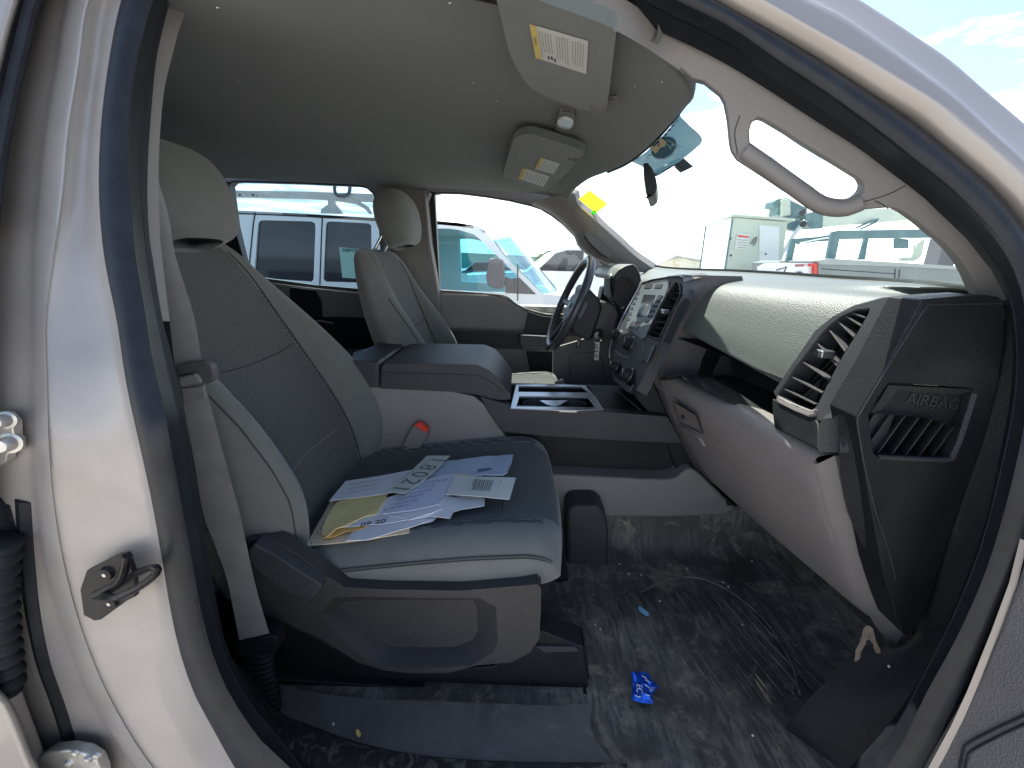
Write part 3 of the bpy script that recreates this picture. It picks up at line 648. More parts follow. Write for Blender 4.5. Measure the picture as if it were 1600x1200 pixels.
mi = N(t, 'ShaderNodeMixShader'); t.links.new(gt.outputs[0], mi.inputs[0]); t.links.new(as_.outputs[0], mi.inputs[1]); t.links.new(tr.outputs[0], mi.inputs[2]); o_ = N(t, 'ShaderNodeOutputMaterial'); t.links.new(mi.outputs[0], o_.inputs[0])
band = [(1061,176),(1064,183),(1075,194),(1088,205),(1095,212),(1098,219),(1094,226),(1075,242),(1060,254),(1040,264),(1024,276),(1014,268),(1003,260),(987,253),(1010,237),(1030,218),(1048,198)]
g = MB().face([W(u, v, .003) for u, v in band], dm); bd = g.build('dotted_band', ws)
def ell(c, a, b, ang, n=40): return [(c[0] + a*math.cos(q)*math.cos(ang) - b*math.sin(q)*math.sin(ang), c[1] + a*math.cos(q)*math.sin(ang) + b*math.sin(q)*math.cos(ang)) for q in [2*math.pi*i/n for i in range(n)]]
g = MB(); E1 = ell((1037, 230), 21.5, 15.5, -.62); E2 = ell((1037, 230), 18.6, 12.8, -.62)
g.face([W(u, v, .007) for u, v in E1], ceraml, holes=[[W(u, v, .007) for u, v in E2]])
g.face([W(u, v, .006) for u, v in E1], ceramic)
c = W(1040, 231, .009); rr = W(1055, 221, .009) - W(1023, 241, .009); uu = W(1031, 222, .009) - W(1043, 240, .009)
g.text('Ford', c, -rr, -uu, rr.length*.40, ceraml)
g.build('oval_logo', ws)
g = MB()
for P in ([(1029,219),(1032,215),(1042,222),(1038,229),(1033,226)], [(1015,230),(1019,227),(1029,236),(1024,240)], [(1019,232),(1030,222),(1038,227),(1026,236)]):
    g.face([W(u, v, .014) for u, v in P], tan)
g.face([W(u, v, .016) for u, v in [(1027,228),(1030,223),(1031,226),(1028,230)]], inkb)
g.build('tape_patch', ws)
st_ = [(904,311),(921,297),(950,319),(931,333)]
g = MB().face([W(u, v, .004) for u, v in st_], sticky)
a, b, c, d = [W(u, v, .006) for u, v in st_]
for k in range(6):
    s0_ = .14 + k*.14; P0_, P1_ = a.lerp(b, s0_).lerp(d.lerp(c, s0_), .10), a.lerp(b, s0_).lerp(d.lerp(c, s0_), .62 + .25*(k % 2))
    scribble(g, P0_, P1_, (b - a)*.045, ink, 40+k, r=.0007)
g.build('window_sticker', ws)
MB().face([W(u, v, .007) for u, v in ell((927.5, 332), 4.2, 3.4, 0, 20)], greens).build('dot_sticker', ws)
# mirror
mm = MB(); mp0 = A(1016, 282, Y=-.02)
body = [(1005,256),(1008,254),(1013,255),(1020,265),(1025,278),(1027,290),(1025,301),(1019,307),(1012,309),(1009,300),(1006,280)]
mm.prism([A(u, v, Y=-.04) for u, v in body], (.062, .19, 0), bplast); mir = mm.build('rear_view_mirror', T, bevel=.008, seg=3)
g = MB(); g.tube([A(1024, 271, Y=.04), A(1028, 269, Y=.035), A(1052, 255, Y=.03), A(1058, 252, Y=.03)], .008, bplast, n=12); g.tube([A(1035, 262, Y=.02), A(1048, 254, Y=.02)], .002, steel, n=8); g.build('mirror_arm', mir)
g = MB().prism([A(u, v, Y=.02) for u, v in [(1057,250),(1061,246),(1069,247),(1084,260),(1078,263),(1069,267),(1060,259)]], (0, .03, 0), bplast); g.build('mirror_mount', mir, bevel=.002)
MB().prism([A(u, v, Y=-.04) for u, v in [(1010,308),(1015,302),(1018,304),(1013,310)]], (0, .01, 0), bplast).build('dimming_tab', mir)

# ------------------------------------------------------------------ VISORS, LAMP
def vplane(a, b, c, o):
    a, b, c = RF(*a, o), RF(*b, o), RF(*c, o); n = (b - a).cross(c - a).normalized(); return (a, n if n.z < 0 else -n)
def visor(P, th, pl_, name='sun_visor'):
    pts = [on(u, v, *pl_) for u, v in P]; g = MB().prism(pts, -pl_[1]*th, visorm); return g.build(name, T, bevel=.006, seg=3)
PVp = vplane((827,37), (919,64), (925,160), -.024)
PV = visor(pix([(770,-30),(781,20),(790,60),(798,88),(806,105),(820,128),(836,142),(852,150),(875,159),(900,168),(925,175),(938,177),(946,172),(951,150),(956,107),(961,60),(961,48),(940,37),(895,20),(850,4),(800,-20)], 60, True), .016, PVp)
def decal(par, q, lines, band_, pl_, name='warning_label'):
    a, b, c, d = [on(u, v, *pl_, .0012) for u, v in q]; n = pl_[1]
    def P(s, t_, z=0): return a.lerp(b, s).lerp(d.lerp(c, s), t_) + n*z
    g = MB(); g.face([P(0, 0), P(1, 0), P(1, 1), P(0, 1)], labelw); g.face([P(0, 0, .0005), P(band_, 0, .0005), P(band_, 1, .0005), P(0, 1, .0005)], labely)
    r_ = random.Random(5)
    for i in range(lines):
        s = band_ + (1-band_)*(i + .6)/(lines + .4); hgt = (1-band_)/(lines+1)*.26
        if lines > 8 and i % 6 == 5: continue
        t0 = .10; t1 = r_.uniform(.72, .95) if not (lines > 8 and i in (1, 2, 3, 4)) else .68
        x = t0
        while x < t1:
            wl = r_.uniform(.02, .07); g.face([P(s, x, .0006), P(s+hgt, x, .0006), P(s+hgt, min(t1, x+wl), .0006), P(s, min(t1, x+wl), .0006)], inkg); x += wl + .016
    g.text('WARNING', P(band_*.5, .42, .0007), (a-d), (a-b), (b-a).length*band_*.62, inkg)
    if lines > 8:
        for (s, t_) in ((.24, .86), (.30, .84), (.36, .88)): g.face([P(s, t_-.08, .0007), P(s+.03, t_-.08, .0007), P(s+.03, t_+.05, .0007), P(s, t_+.03, .0007)], ink)
    g.build(name, par)
decal(PV, [(827,37),(919,64),(916,116),(837,90)], 18, .11, PVp)
g = MB().tube([RF(u, v, -.016) for u, v in [(948,152),(956,150),(962,148),(962,156),(954,157),(948,158)]], .0022, trim, n=8); g.build('visor_clip', PV)
g = MB(); g.prism([on(u, v, *PVp, .001) for u, v in [(922,163),(928,164),(928,168),(940,170),(944,166),(948,168),(942,178),(930,177),(920,172)]], (0, 0, .012), trim); g.build('visor_hinge', PV, bevel=.001)
DVp = vplane((815,215), (908,240), (795,272), -.036)
DV = visor(pix([(800,225),(806,216),(815,211),(830,210),(860,218),(895,229),(911,236),(912,241),(905,249),(897,258),(884,272),(868,286),(855,295),(845,297),(815,287),(788,276),(787,268),(793,248)], 60, True), .018, DVp)
decal(DV, [(835,264),(865,272),(875,256),(845,246)], 6, .16, DVp)
decal(DV, [(810,279),(849,292),(859,276),(817,262)], 7, .14, DVp)
g = MB().tube([on(u, v, *DVp, .001) for u, v in [(890,250),(893,247),(897,247),(896,252),(903,248)]], .004, trim, n=8); g.build('visor_clip', DV)
g = MB().prism([RF(u, v, -.003) for u, v in pix([(872,170),(876,167),(896,169),(899,173),(899,181),(891,200),(886,203),(871,199),(868,193),(870,180)], 30, True)], (0, 0, -.012), trim); ml = g.build('map_lamp', T, bevel=.003)
g = MB().prism([RF(u, v, -.016) for u, v in pix([(872,184),(884,181),(896,186),(894,193),(888,198),(873,194)], 24, True)], (0, 0, -.006), lensm); g.build('lamp_lens', ml, bevel=.003, seg=3)
g = MB().prism([RF(u, v, -.014) for u, v in [(878,172),(893,174),(892,182),(876,180)]], (0, 0, -.003), mplast); g.build('lamp_switch', ml, bevel=.001)
g = MB().prism([RF(u, v, -.001) for u, v in pix([(865,199),(872,197),(888,203),(887,208),(870,205)], 16, True)], (0, 0, -.004), trim); g.build('microphone_grille', T, bevel=.001)
# loose lint specks clinging to the roof lining are part of its nap
g = MB(); r_ = random.Random(3)
for u, v in [(740,130),(992,135),(919,50),(797,48),(776,158),(909,214),(340,12),(373,127),(335,241),(1034,128),(505,274),(625,300),(703,5)]:
    p = RF(u, v, -.003); a = r_.uniform(0, 3); d = Vector((math.cos(a), math.sin(a), 0))*.0016; g.tube([p - d, p + d], .0007, labelw, n=5)
g.build('lint', hl, kind='stuff')
# wipers parked at the foot of the windscreen, outside
for P, y in (([(1264,434),(1285,437),(1332,443)], .05), ([(1272,437),(1300,438),(1325,440)], .02)):
    MB().tube([A(u, v-2, Y=y) + Vector((0, 0, .0)) for u, v in P], .006, bplast, n=6, k=10).build('wiper_arm', T)
# ================================================================== DASHBOARD
SP0 = A(1056, 440, Y=-.13); SP1 = A(1010, 520, Y=-.13); stn = (SP1 - SP0).cross(Y_).normalized()
if stn.x > 0: stn = -stn
def ST(u, v, o=0.0): return on(u, v, SP0, stn, o)
# upper pad
cy = [.70, .58, .40, .20, .0, -.17, -.30, -.42, -.54, -.64, -.73]
back = {.70: (1012,416), .58: (1040,420), .40: (1085,423), .20: (1140,425), .0: (1210,429), -.17: (1275,434), -.30: (1330,438), -.42: (1378,441), -.54: (1430,445), -.64: (1478,449), -.73: (1530,456)}
G = []
for i, y in enumerate(cy):
    b = A(*back[y], Y=y); yy = min(-.2, y); t = (-yy - .2)/.3
    lo = Vector((.425 + .085*t, y, 1.262 - .055*t)); cx = .500 + .10*t; s = Vector((b.x, y, b.z))
    G.append([s + Vector((.30, 0, -.16)), s + Vector((.03, 0, -.004)), s, s.lerp(Vector((cx, y, 1.392)), .45), Vector((cx+.03, y, 1.386)), Vector((cx-.020, y, 1.365)), lo.lerp(Vector((cx-.03, y, 1.35)), .55) + Vector((-.008, 0, 0)), lo + Vector((0, 0, .018)), lo, lo + Vector((.05, 0, -.004))])
dash = MB().patch([r for r in G], pad, 5, 5).build('dashboard', T, smooth=60)
# slot under the pad, black
g = MB(); q = [(1058,528),(1110,548),(1165,568),(1225,592)]; q2 = [(1030,592),(1058,584),(1115,612),(1207,662)]
yq = [-.185, -.30, -.40, -.52]
g.grid([[A(u, v, Y=y) + Vector((.06, 0, 0)) for (u, v), y in zip(q, yq)], [A(u, v, Y=y) + Vector((.13, 0, -.01)) for (u, v), y in zip(q, yq)], [A(u, v, Y=y) + Vector((.13, 0, 0)) for (u, v), y in zip(q2, yq)], [A(u, v, Y=y) + Vector((-.0, 0, -.004)) for (u, v), y in zip(q2, yq)]], bplast)
g.grid([[A(u, v, Y=y) for (u, v), y in zip(q, yq)], [A(u, v, Y=y) + Vector((.06, 0, 0)) for (u, v), y in zip(q, yq)]], bplast)
g.build('tray', dash)
# body of the dash behind everything
g = MB(); g.box((.60, -.74, .98), (1.14, .80, 1.34), void); g.build('inner_structure', dash)
MB().box((.56, -.70, 1.00), (.60, -.18, 1.22), bplast).build('tray_back', dash)

# glove box
gb = [(-.17, [(1034,590),(1038,607),(1050,647),(1075,695),(1100,737),(1119,755)]), (-.675, [(1268,722),(1276,735),(1283,775),(1302,839),(1335,918),(1362,968)])]
c0 = [A(u, v, Y=gb[0][0]) for u, v in gb[0][1]]; c1 = [A(u, v, Y=gb[1][0]) for u, v in gb[1][1]]
tb = [A(1058, 582, Y=-.17), A(1302, 710, Y=-.69)]
cols = []
for t in [0, .02, .2, .4, .6, .8, .97, 1.0]:
    cc = [a.lerp(b, t) for a, b in zip(c0, c1)]; bk = tb[0].lerp(tb[1], t)
    bow = Vector((-.007, 0, 0))*math.sin(math.pi*t); e = Vector((.012, 0, 0)) if t in (0, 1.0) else Vector((0, 0, 0))
    cols.append([bk + Vector((.04, 0, -.004)), bk, cc[0].lerp(bk, .18) + Vector((0, 0, .003))] + [p + bow + e for p in cc[1:]] + [cc[-1] + bow + Vector((.05, 0, .02))])
g = MB().patch(cols, lplast, 4, 5)
# side return to the door
s1 = [A(u, v, Y=-.70) for u, v in [(1305,712),(1311,745),(1323,800),(1358,868),(1386,935),(1412,990),(1402,1004)]]
s0 = [A(u, v, Y=-.677) for u, v in [(1270,724),(1278,752),(1291,805),(1315,872),(1342,930),(1364,972),(1384,1001)]]
g.grid([[a, a.lerp(b, .12) + Vector((.0, -.005, 0)), a.lerp(b, .9), b, b + Vector((.10, .02, 0))] for a, b in zip(s0, s1)], lplast)
gbx = g.build('glove_box', dash, smooth=50)
GN = (c0[0] - c0[-1]).cross(c1[2] - c0[2]).normalized()
if GN.x > 0: GN = -GN
def GB(u, v, o=0.0): return on(u, v, c0[2], GN, o + .008)
g = MB(); q = [(1051,627),(1087,649),(1098,678),(1062,662)]
qi = [(1055,632),(1084,650),(1093,672),(1065,659)]
g.grid([[GB(*p, .0012) for p in q + q[:1]], [GB(*p, -.006) for p in qi + qi[:1]]], lplast); g.face([GB(*p, -.006) for p in qi], lplast)
g.lathe(GB(1068, 651, -.004), -GN*-1, [(0, .006), (.004, .006), (.005, .003), (.005, -.002)], bplast, 14)
g.tube([GB(u, v, .0015) for u, v in q], .0008, stitch, n=5, closed=True)
g.tube([GB(u, v, -.002) for u, v in pix([(1062,668),(1075,673),(1092,683),(1102,696)], 12)], .005, lplast, n=8)
latch = g.build('glove_box_latch', gbx) if False else g.build('glove_box_latch', T)

# centre stack housing
L1 = [(1066,430),(1068,445),(1067,460),(1055,481),(1032,532),(1018,564),(1015,577),(1025,605),(1040,640),(1062,688),(1085,730),(1112,756)]
L2 = [(1096,430),(1099,440),(1090,466),(1079,480),(1057,515),(1036,561),(1032,582),(1038,612),(1052,652),(1077,697),(1101,738),(1122,758)]
a_ = [ST(u, v, .004) if i < 7 else A(u, v, Y=-.165) for i, (u, v) in enumerate(L1)]; b_ = [A(u, v, Y=-.185) for u, v in L2]
for i in (6, 7): a_[i] = a_[i].lerp(A(*L1[i], Y=-.165), .5)
g = MB().grid([[a + Vector((.02, .02, 0)), a, a.lerp(b, .06) + Vector((-.001, 0, 0)), a.lerp(b, .94), b, b + Vector((.10, .0, -.0))] for a, b in zip(a_, b_)], mplast)
# hump on top
tp = [(1002,439),(1020,433),(1047,429),(1066,427),(1085,426),(1096,430)]
r0 = [ST(u, v, .004) for u, v in [(1002,441),(1020,436),(1045,432),(1060,431),(1066,434),(1068,441)]]
r1 = [A(u, v, Y=y) + Vector((.02, 0, 0)) for (u, v), y in zip(tp, [.15, .08, 0, -.08, -.15, -.185])]
g.grid([r0, [a.lerp(b, .5) + Vector((0, 0, .001)) for a, b in zip(r0, r1)], r1, [p + Vector((.03, 0, -.015)) for p in r1]], mplast)
stk = g.build('centre_stack', T, smooth=50)
# faceplate
g = MB(); fp = [(1002,441),(1047,432),(1064,434),(1068,445),(1066,460),(1054,481),(1031,532),(1017,562),(1000,600),(994,610),(957,588),(955,575),(963,540),(965,512),(982,476)]
g.prism([ST(u, v) for u, v in fp], stn*-.03, dplast, holes=[[ST(u, v) for u, v in [(1055,441),(1060,444),(1062,452),(1061,462),(1051,482),(1031,525),(1029,529),(1011,523),(1021,502),(1042,460)]]]); g.build('faceplate', stk, bevel=.001)
g = MB(); P = [ST(u, v, .003) for u, v in [(985,478),(1003,446),(1046,439),(1041,455),(1022,500),(1008,527),(1003,530),(978,513)]]
g.prism(P, stn*-.004, mat('slate_plastic', (.10, .12, .13), .42, bump=(500, .2))); g.build('radio_panel', stk, bevel=.0012)
g = MB(); g.prism([ST(u, v, .0042) for u, v in [(1006,460),(1024,461),(1012,493),(994,495)]], stn*-.002, screen); g.face([ST(u, v, .0046) for u, v in [(1010,475),(1016,476),(1010,491),(1003,491)]], mat('screen_glow', (.35, .27, .16), .3)); g.build('radio_screen', stk)
for (u, v) in [(1013,447),(1029,447)]:
    MB().prism([ST(u+a, v+b, .005) for a, b in [(-4, -3), (6, -3), (3, 3), (-7, 3)]], stn*-.004, dplast).build('radio_button', stk, bevel=.0006)
for k in range(6):
    t = k/5; u = 1031 + (1011-1031)*t; v = 463 + (501-463)*t
    MB().prism([ST(u+a, v+b, .005) for a, b in [(-2.5, -2), (3.5, -2), (2, 2.2), (-4, 2.2)]], stn*-.004, bplast).build('radio_button', stk, bevel=.0005)
    u = 997 + (982-997)*t; v = 457 + (498-457)*t
    MB().prism([ST(u+a, v+b, .005) for a, b in [(-2, -2), (2, -2), (1, 2), (-3, 2)]], stn*-.004, dplast).build('radio_button', stk, bevel=.0005)
MB().prism([ST(u, v, .006) for u, v in [(1030,462),(1035,462),(1030,469),(1025,468)]], stn*-.004, dplast).build('radio_button', stk, bevel=.0005)
MB().prism([ST(u, v, .0045) for u, v in [(988,501),(1001,504),(997,512),(983,508)]], stn*-.003, dplast).build('disc_slot', stk, bevel=.0005)
g = MB().prism([ST(u, v, .0045) for u, v in [(984,509),(996,513),(991,517),(981,513)]], stn*-.003, chrome); g.build('disc_slot_trim', stk)
# passenger airbag lamp panel
g = MB().prism([ST(u, v, .004) for u, v in [(1003,533),(1022,539),(1011,567),(991,559)]], stn*-.004, dplast); pb = g.build('switch_panel', stk, bevel=.001)
g = MB(); g.tube([ST(u, v, .0046) for u, v in [(1022,540),(1011,566)]], .0008, satin, n=5); g.tube([ST(u, v, .0046) for u, v in [(1003,533),(1022,539)]], .0005, bplast, n=5); g.build('panel_edge', stk)
MB().lathe(ST(1004, 547, .004), stn, [(0, .0012), (.0012, .001), (.0014, 0)], labelw, 8).build('indicator_lamp', stk)
MB().prism([ST(u, v, .0046) for u, v in [(996,559),(1003,562),(1002,565),(994,562)]], stn*-.001, mplast).build('switch_legend', stk)
def knob(u, v, r, par=stk, o=.0, name='control_knob'):
    c = ST(u, v, o); g = MB(); g.lathe(c, stn, [(r*1.05, 0), (r*1.05, .004), (r*.92, .006), (r*.88, .017), (r*.7, .020), (0, .020)], bplast, 20)
    g.lathe(c, stn, [(r*1.12, .0), (r*1.12, .003), (r*1.0, .004)], satin, 20); k = g.build(name, par); MB().box(c + stn*.0205 - Vector((0, .0012, r*.6)), c + stn*.021 + Vector((0.001, .0012, r*.6)), labelw).build('knob_pointer', par); return k
knob(985, 538, .021); knob(966, 525, .020)
g = MB().prism([ST(u, v, .003) for u, v in [(974,525),(985,525),(978,548),(966,542)]], stn*-.004, dplast); g.build('climate_button_block', stk, bevel=.001)
g = MB(); g.tube([ST(u, v, .004) for u, v in [(961,548),(972,556),(984,560)]], .0016, satin, n=6); g.build('trim_line', stk)
# lower panel with trailer brake / drive knobs
ln = [(957,590),(955,578),(961,563),(992,583),(996,600),(983,614),(975,608)]
MB().prism([ST(u, v, .0) for u, v in ln], stn*-.02, bplast).build('lower_panel', stk, bevel=.002)
knob(983, 587, .020, o=.004); knob(963, 573, .016, o=.004)
MB().prism([ST(u, v, .006) for u, v in [(957,592),(960,590),(985,604),(989,600),(983,612),(979,612)]], stn*-.004, dplast).build('lower_trim', stk, bevel=.001)
g = MB(); P = resample([ST(u, v, .004) for u, v in [(1000,446),(988,468),(975,492),(966,512),(958,528),(953,545),(953,560)]], 26)
g.tube(P, .0022, satin, n=6); g.build('chrome_strip', stk)
for k in range(3, 23, 3): MB().lathe(P[k], (-1, 0, .3), [(0, .006), (.003, .005), (.004, 0)], bplast, 8).build('wheel_button', stk) if False else None
# column of the stack under the faceplate
g = MB().prism([A(u, v, Y=-.150) for u, v in [(1002,592),(1014,578),(1026,608),(1041,642),(1064,692),(1090,735),(1080,745),(1062,748),(1045,700),(1022,655),(990,618)]], (0, .3, 0), bplast); g.build('stack_leg', T, bevel=.004)

def vent(name, P, o_dir, slats, L, Rr, mt=bplast, knobp=None, depth=.03, par=T):
    """P: opening polygon in 3D; L, Rr: left and right boundary points (3D) bottom->top"""
    nrm = o_dir.normalized(); root = MB().face([p - nrm*depth for p in P], void).grid([[p for p in P + P[:1]], [p - nrm*depth for p in P + P[:1]]], bplast).build(name, par, smooth=20)
    for k in range(slats):
        t = (k + .5)/slats; a = cr_pt(L, t*(len(L)-1)) if len(L) > 2 else L[0].lerp(L[1], t); b = cr_pt(Rr, t*(len(Rr)-1)) if len(Rr) > 2 else Rr[0].lerp(Rr[1], t)
        up = Vector((0, 0, .0013)); bk = -nrm*.024 + Vector((0, 0, -.002))
        g = MB(); g.add([a-up, b-up, b+up, a+up, a-up+bk, b-up+bk, b+up+bk, a+up+bk], [(0,1,2,3),(4,7,6,5),(0,4,5,1),(3,2,6,7),(0,3,7,4),(1,5,6,2)], mt)
        g.build('vent_slat', root, bevel=.0006)
    for k in range(4):
        t = (k + 1)/5; lo = L[0].lerp(Rr[0], t) - nrm*.02; hi_ = L[-1].lerp(Rr[-1], t) - nrm*.02
        MB().tube([lo, hi_], .0012, bplast, n=6).build('vent_vane', root)
    if knobp is not None:
        MB().box(knobp + Vector((-.012, -.009, -.006)), knobp + Vector((.010, .009, .006)), satin).build('vent_knob', root, bevel=.003)
        MB().box(knobp + Vector((-.0125, .001, -.0055)), knobp + Vector((-.0118, .006, .0055)), bplast).build('knob_inset', root)
    return root
# centre vent
cp = [(1056,440),(1061,443),(1063,452),(1062,462),(1052,482),(1032,525),(1030,530),(1010,524),(1020,502),(1042,460)]
vent('air_vent', [ST(u, v, .0045) for u, v in cp], stn, 9, [ST(1011,522,.0),ST(1022,499,.0),ST(1043,459,.0),ST(1056,441,.0)], [ST(1031,528,.0),ST(1044,498,.0),ST(1062,463,.0),ST(1062,445,.0)], knobp=ST(1040, 487, .004))
MB().tube([ST(u, v, .005) for u, v in cp], .0018, dplast, n=6, closed=True).build('vent_frame', T)

# right hand outer vent
VP0 = A(1358, 486, Y=-.68); VP1 = A(1268, 642, Y=-.65); VPy = A(1215, 618, Y=-.545)
vn = (VP0 - VP1).cross(VPy - VP1).normalized()
if vn.x > 0: vn = -vn
def VT(u, v, o=0.0): return on(u, v, VP0, vn, o)
vo_ = [(1208,612),(1236,570),(1273,516),(1300,494),(1334,476),(1376,464),(1405,463),(1412,468),(1395,500),(1345,585),(1306,645),(1308,700),(1300,708),(1278,707),(1274,700),(1208,668),(1206,640)]
vi = [(1215,617),(1240,578),(1284,521),(1298,507),(1314,495),(1337,485),(1358,483),(1356,490),(1340,518),(1313,561),(1290,605),(1277,632),(1268,642),(1240,631)]
g = MB(); g.prism([VT(u, v) for u, v in vo_[:11] + [(1296,665),(1272,655),(1216,628)]], vn*-.035, dplast, holes=[[VT(u, v) for u, v in vi]]); fr_ = g.build('vent_housing', dash, bevel=.003, seg=3)
# front lip face under the opening and the box flank
lip0 = [(1207,620),(1216,628),(1272,655),(1280,660)]; 
g = MB(); g.prism([VT(u, v, .002) for u, v in [(1206,622),(1216,627),(1245,641),(1273,654),(1278,662),(1279,706),(1274,701),(1240,684),(1209,668),(1206,640)]], vn*-.04, bplast)
g.build('vent_housing_lip', dash, bevel=.003)
g = MB(); g.prism([VT(u, v, .006) for u, v in [(1214,619),(1240,631),(1266,641),(1272,638),(1270,648),(1262,651),(1240,642),(1216,630),(1212,624)]], vn*-.008, lplast); g.build('vent_thumb_lip', dash, bevel=.002)
Lr = [VT(1217,616,-.003),VT(1242,577,-.003),VT(1285,522,-.003),VT(1314,497,-.003),VT(1337,487,-.003)]; Rt = [VT(1268,640,-.003),VT(1289,604,-.003),VT(1313,560,-.003),VT(1340,517,-.003),VT(1355,490,-.003)]
vent('air_vent', [VT(u, v, -.004) for u, v in vi], vn, 8, Lr, Rt, mt=mplast, knobp=VT(1290, 553, .006), depth=.05)
# flank of the vent box (faces the door)
fl0 = [(1410,464),(1395,500),(1345,585),(1306,645),(1308,706)]; 
VQ = -.745
fo = [(1376,463),(1414,463),(1455,470),(1430,505),(1380,580),(1337,651),(1348,717),(1352,740),(1326,720),(1302,708),(1278,707),(1277,665),(1285,640),(1320,580),(1360,510),(1378,480)]
a_ = [VT(u, v, .001) for u, v in [(1405,463),(1395,497),(1372,536),(1345,581),(1318,625),(1284,655),(1279,668),(1279,706)]]
b_ = [A(u, v, Y=VQ) for u, v in [(1455,470),(1432,500),(1405,540),(1376,585),(1350,628),(1337,651),(1325,690),(1313,707)]]
c_ = [A(u, v, Y=VQ+.012) for u, v in [(1416,464),(1398,500),(1374,541),(1347,585),(1322,627),(1309,650),(1310,676),(1311,707)]]
g = MB().grid([[a, a.lerp(c, .5) + Vector((0, -.001, 0)), c, c + Vector((0, -.002, 0)), b, b + Vector((.05, 0, 0))] for a, b, c in zip(a_, b_, c_)], dplast)
bl = [A(u, v, Y=-.735) for u, v in [(1309,648),(1310,705),(1316,760),(1330,815),(1356,868),(1385,930),(1413,992)]]; br = [A(u, v, Y=-.757) for u, v in [(1337,651),(1348,717),(1362,775),(1381,836),(1400,905),(1414,955),(1426,994)]]
g.grid([[p + Vector((.08, .02, 0)), p, q, q + Vector((.03, .02, 0))] for p, q in zip(resample(bl, 20), resample(br, 20))], bplast); g.build('vent_housing_flank', dash, smooth=25)
MB().tube([c + Vector((0, -.004, 0)) for c in c_], .0010, void, n=5).build('trim_seam', dash)
g = MB(); g.grid([[a_[-1], c_[-1], b_[-1]], [p + Vector((.08, 0, 0)) for p in (a_[-1], c_[-1], b_[-1])]], bplast); g.build('vent_housing_base', dash)

# side end panel of the dash with the defroster outlet
EY = -.765
def EP(u, v, o=0.0): return A(u, v, Y=EY - o)
eo = [(1440,468),(1500,463),(1540,461),(1562,464),(1568,474),(1571,525),(1560,600),(1532,717),(1486,836),(1445,962),(1424,994),(1412,992),(1398,955),(1381,900),(1362,800),(1348,717),(1337,651),(1380,580)]
rec = [(1387,601),(1392,599),(1450,602),(1520,607),(1523,612),(1512,650),(1498,690),(1488,714),(1480,719),(1430,717),(1372,714),(1366,708),(1360,670),(1358,648),(1370,626)]
g = MB().prism([EP(u, v) for u, v in eo], (0, .05, 0), bplast, holes=[[EP(u, v) for u, v in rec]]); ep = g.build('dash_end_panel', T, bevel=.002)
g = MB(); g.tube([EP(u, v, .0008) for u, v in [(1566,474),(1452,476),(1445,482),(1400,552),(1341,650),(1339,658),(1349,720),(1368,800),(1385,850),(1400,905)]], .0009, dplast, n=6); g.build('panel_seam', ep)
g = MB().face([EP(u, v, -.035) for u, v in rec], void); rc = g.build('defroster_recess', ep)
cov = [(1362,646),(1387,601),(1450,603),(1521,609),(1510,655),(1495,668),(1440,652)]
g = MB(); ci = [(1378,640),(1402,610),(1510,616),(1502,652),(1494,664),(1440,649)]
co_ = [(1362,646),(1388,602),(1521,608),(1510,655),(1495,668),(1440,651)]
g.grid([[EP(u, v, -.002) for u, v in co_ + co_[:1]], [EP(u, v, .006 if i < 3 or i == 6 else .001) if False else EP(u, v, -.012) for i, (u, v) in enumerate(ci + ci[:1])]], dplast); g.face([EP(u, v, -.012) for u, v in ci], bplast)
g.build('airbag_cover', ep, smooth=20)
c = EP(1458, 628, -.0105); rr = EP(1505, 634, -.0105) - EP(1410, 622, -.0105)
MB().text('AIRBAG', c, rr, Z_ + X_*.35, rr.length*.25, mat('emboss_edge', (.022, .023, .024), .5)).build('embossed_lettering', ep)
ends = [((1367,648),(1356,664)),((1391,649),(1360,692)),((1414,650),(1372,708)),((1436,652),(1393,711)),((1458,653),(1415,712)),((1479,655),(1436,713)),((1499,655),(1457,714))]
for (a, b) in ends:
    p, q = EP(*a, -.010), EP(*b, -.010); g = MB(); tv = Vector((.0009, 0, 0)); bk = Vector((.012, .022, 0))
    g.add([p-tv, q-tv, q+tv, p+tv, p-tv+bk, q-tv+bk, q+tv+bk, p+tv+bk], [(0,1,2,3),(4,7,6,5),(0,4,5,1),(3,2,6,7),(0,3,7,4),(1,5,6,2)], dplast); g.build('defroster_slat', ep)
g = MB(); g.tube([EP(u, v, -.001) for u, v in [(1523,614),(1512,650),(1499,690),(1489,712),(1481,718),(1430,717),(1373,714)]], .0035, dplast, n=8, k=40); g.build('recess_rim', ep)
# kick panel and sill trim behind the seal
KY = -.775
kr_ = [[(1190,1215),(1228,1250),(1290,1290)], [(1215,1155),(1270,1195),(1345,1250)], [(1240,1120),(1305,1150),(1392,1190)], [(1290,1065),(1345,1095),(1440,1120)], [(1352,1008),(1400,1040),(1480,1040)], [(1408,1006),(1440,990),(1510,950)], [(1436,900),(1455,905),(1530,860)], [(1440,780),(1480,790),(1570,760)], [(1500,640),(1530,640),(1620,640)], [(1520,500),(1566,500),(1640,490)]]
kz = [(-.700, -.745, -.80)]*4 + [(-.700, -.745, -.80)] + [(-.742, -.752, -.80)]*5
MB().patch([[A(u, v, Y=y) for (u, v), y in zip(r, ys_)] for r, ys_ in zip(kr_, kz)], mat('kick_vinyl', (.014, .0155, .017), .6, spec=.3, bump=(300, .4), col2=[((.05, .048, .044), 14, .58, .75, .8)]), 5, 4).build('kick_panel', T)
mudm = mat('dried_mud', (.30, .24, .19), .9, bump=(200, .6), var=(60, .3))
rm = random.Random(8); g = MB()
